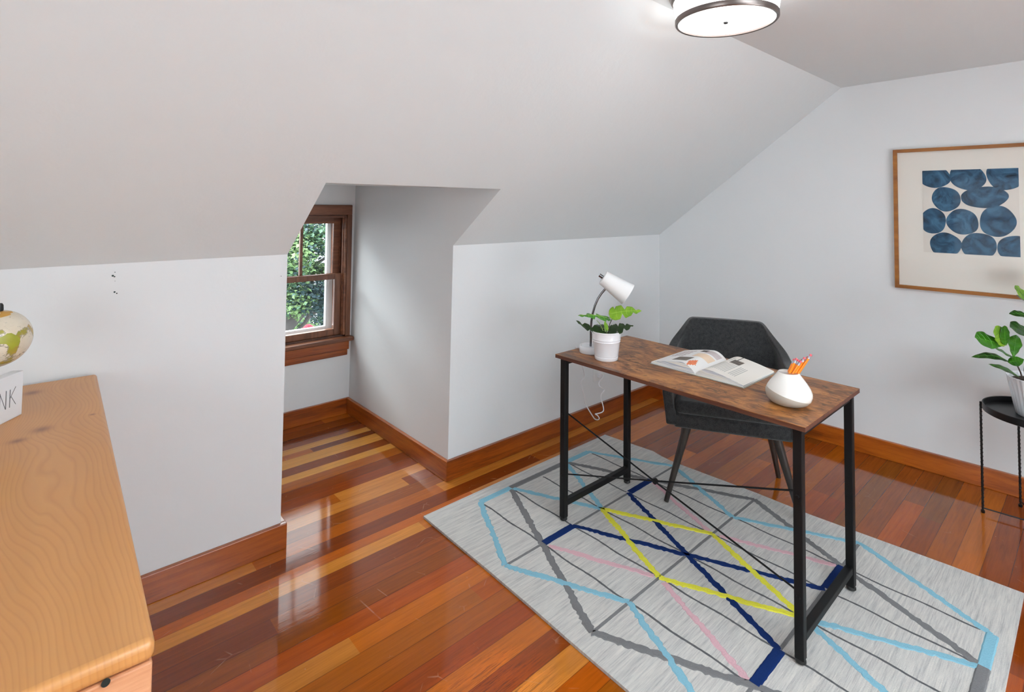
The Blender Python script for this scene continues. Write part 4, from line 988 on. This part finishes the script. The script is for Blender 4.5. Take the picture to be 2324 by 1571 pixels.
fl((2340, 790), (2400, 800), DF, DF - .05, .09, cdir * .6 + UPV, 0)

# ------------------------------------------------------------------ pine bookcase
ang = math.atan2(.179 - .140, 2.298 - .862)
bc = thing('pine_bookcase', 'low knotty pine bookcase in the left foreground with a screw in its end', 'bookcase', (0, 1.58, 0))
Rm = Matrix.Rotation(-ang, 4, 'Z')
def PB(b, lo, hi): return b.box(lo, hi, 0, Matrix.Translation((.1595, 1.58, 0)) @ Rm)
PH = .84; Y0_, Y1_ = -.718, .716; WDT = .345
PB(B(), (-WDT, Y0_, PH - .028), (0, Y1_, PH)).build('bookcase_top', M['pine'], bc, bevel=.010, bseg=5, smooth=True)
PB(B(), (-WDT + .004, Y0_ + .0015, .0), (-.0025, Y0_ + .028, PH - .0285)).build('end_panel', M['pine_end'], bc, bevel=.003)
PB(B(), (-WDT + .004, Y1_ - .030, .0), (-.0025, Y1_ - .004, PH - .0285)).build('end_panel', M['pine_end'], bc, bevel=.003)
for z_ in (.06, .42): PB(B(), (-WDT + .006, Y0_ + .029, z_), (-.004, Y1_ - .031, z_ + .022)).build('shelf', M['pine_end'], bc, bevel=.002)
PB(B(), (-WDT, Y0_ + .03, .0), (-WDT + .003, Y1_ - .032, PH - .03)).build('back_panel', M['pine_end'], bc)
sp_ = CAM + ray(240, 1551) * 1; 
d = ray(240, 1551); tt = (1.58 + Y0_ + .001 - .0) / d.y; sp_ = CAM + d * tt
B().lathe([(.0001, -.0012), (.0045, -.0012), (.005, .0), (.0045, .001), (.0001, .001)], (sp_.x, sp_.y + .0005, sp_.z), 18, mat=Matrix.Rotation(radians(90), 4, 'X')).build('screw', M['screw'], bc, smooth=True)

# THINK block
e0 = Vector((-.0025, 1.991, PH)); dirb = Vector((-.558, -.830, 0)).normalized(); nb = Vector((.830, -.558, 0)).normalized()
WB, HBk, TBk = .158, .118, .028
sg = thing('letter_block_sign', 'small white block sign lettered THINK on the pine bookcase', 'sign', e0 + dirb * WB / 2 - nb * TBk / 2)
q = [e0, e0 + dirb * WB, e0 + dirb * WB - nb * TBk, e0 - nb * TBk]
B().prism(q, (0, 0, HBk)).build('block', M['sign'], sg, bevel=.002)
le = B()
def stroke(x0, z0, x1, z1, w=.0011):
    # x measured from the right edge leftwards, z from the base
    a = e0 + dirb * x0 + Vector((0, 0, z0)) + nb * .0002; c = e0 + dirb * x1 + Vector((0, 0, z1)) + nb * .0002
    le.beam(a, c, .0006, w, upv=(c - a).cross(nb))
zb_, zt_ = .034, .080
def dotted(x, za, zb2):
    z = za
    while z < zb2: stroke(x, z, x, z + .0016, .0009); z += .0028
# K
stroke(.045, zb_, .045, zt_); dotted(.0435, zb_, zt_); stroke(.045, zb_ + .022, .026, zt_ + .003); stroke(.041, zb_ + .028, .024, zb_ + .002)
# N
stroke(.058, zb_, .058, zt_ + .002); dotted(.0565, zb_, zt_); stroke(.078, zb_, .078, zt_); dotted(.0765, zb_, zt_); stroke(.078, zt_, .058, zb_)
# I
stroke(.092, zb_, .092, zt_); dotted(.0905, zb_, zt_)
# H
stroke(.104, zb_, .104, zt_); stroke(.120, zb_, .120, zt_); stroke(.104, .058, .120, .058)
# T
stroke(.137, zb_, .137, zt_); stroke(.127, zt_, .148, zt_)
le.build('lettering', M['lettering'], sg)

# globe
gc = Vector((-.062, 2.045, 1.042)); GR = .0765
gl = thing('desk_globe', 'small antique-style globe on a dark stand on the pine bookcase', 'globe', (gc.x, gc.y, PH))
axd = (at(22, 693, 1.50) - at(3, 845, 1.50)).normalized(); rotq = axd.to_track_quat('Z', 'Y').to_matrix().to_4x4()
b = B(); NSg = 40
b.lathe([(GR * sin(pi * k / NSg) + 1e-6, -GR * cos(pi * k / NSg)) for k in range(NSg + 1)], gc, 72, mat=rotq)
go = b.build('sphere', M['globe'], gl, smooth=True)
def patch(pts, mi_, r=GR + .0004):
    # land outline laid on the sphere from points of the photo
    P_ = []
    for x_, y_ in pts:
        d = ray(x_, y_).normalized(); oc_ = CAM - gc; bq = d.dot(oc_); disc = bq * bq - (oc_.length_squared - r * r)
        P_.append(CAM + d * (-bq - math.sqrt(max(0, disc))))
    c_ = sum(P_, Vector()) / len(P_); bb = B(); n__ = len(P_); vs_ = []
    for ring in range(5):
        f = 1 - ring / 5
        for p in P_: qv = c_ + (p - c_) * f; vs_.append(gc + (qv - gc).normalized() * r)
    vs_.append(gc + (c_ - gc).normalized() * r)
    fs_ = [(k * n__ + i, k * n__ + (i + 1) % n__, (k + 1) * n__ + (i + 1) % n__, (k + 1) * n__ + i) for k in range(4) for i in range(n__)] + [(4 * n__ + i, 4 * n__ + (i + 1) % n__, 5 * n__) for i in range(n__)]
    bb.add(vs_, fs_); bb.build('land_shape', mi_, go, smooth=True)
patch([(-20, 775), (-5, 768), (10, 762), (16, 757), (26, 756), (38, 762), (45, 768), (46, 776), (42, 784), (34, 788), (28, 794), (24, 794), (20, 786), (14, 781), (0, 781), (-12, 784)], M['globe_land'])
patch([(-12, 706), (5, 706), (26, 706), (30, 709), (24, 715), (14, 718), (2, 721), (-10, 720)], M['globe_land2'])
b = B(); Ra = GR + .010
ups = axd; sdv = -(Vector((rt.x, rt.y, 0)) - ups * ups.dot(Vector((rt.x, rt.y, 0)))).normalized()
arc = [gc + (ups * cos(a) + sdv * sin(a)) * Ra for a in [pi * k / 24 for k in range(25)]]
b.tube(arc, .0035, 8); b.build('meridian_arm', M['blackpl'], gl, smooth=True)
b = B(); b.tube([gc + ups * (GR - .001), gc + ups * (GR + .004), gc + ups * (GR + .016), gc + ups * (GR + .020)], [.0085, .009, .0075, .005], 16); b.build('finial', M['blackpl'], gl, smooth=True)
b = B(); b.tube([gc - ups * (GR - .001), gc - ups * (GR + .022)], [.008, .006], 16); b.build('pivot', M['blackpl'], gl, smooth=True)
bs = gc - ups * (GR + .020)
b = B(); b.lathe([(.001, 0), (.045, 0), (.047, .004), (.040, .012), (.012, .018), (.007, .024), (.006, bs.z - PH + .003), (.001, bs.z - PH + .004)], (bs.x, bs.y, PH), 36); b.build('stand', M['blackpl'], gl, smooth=True)
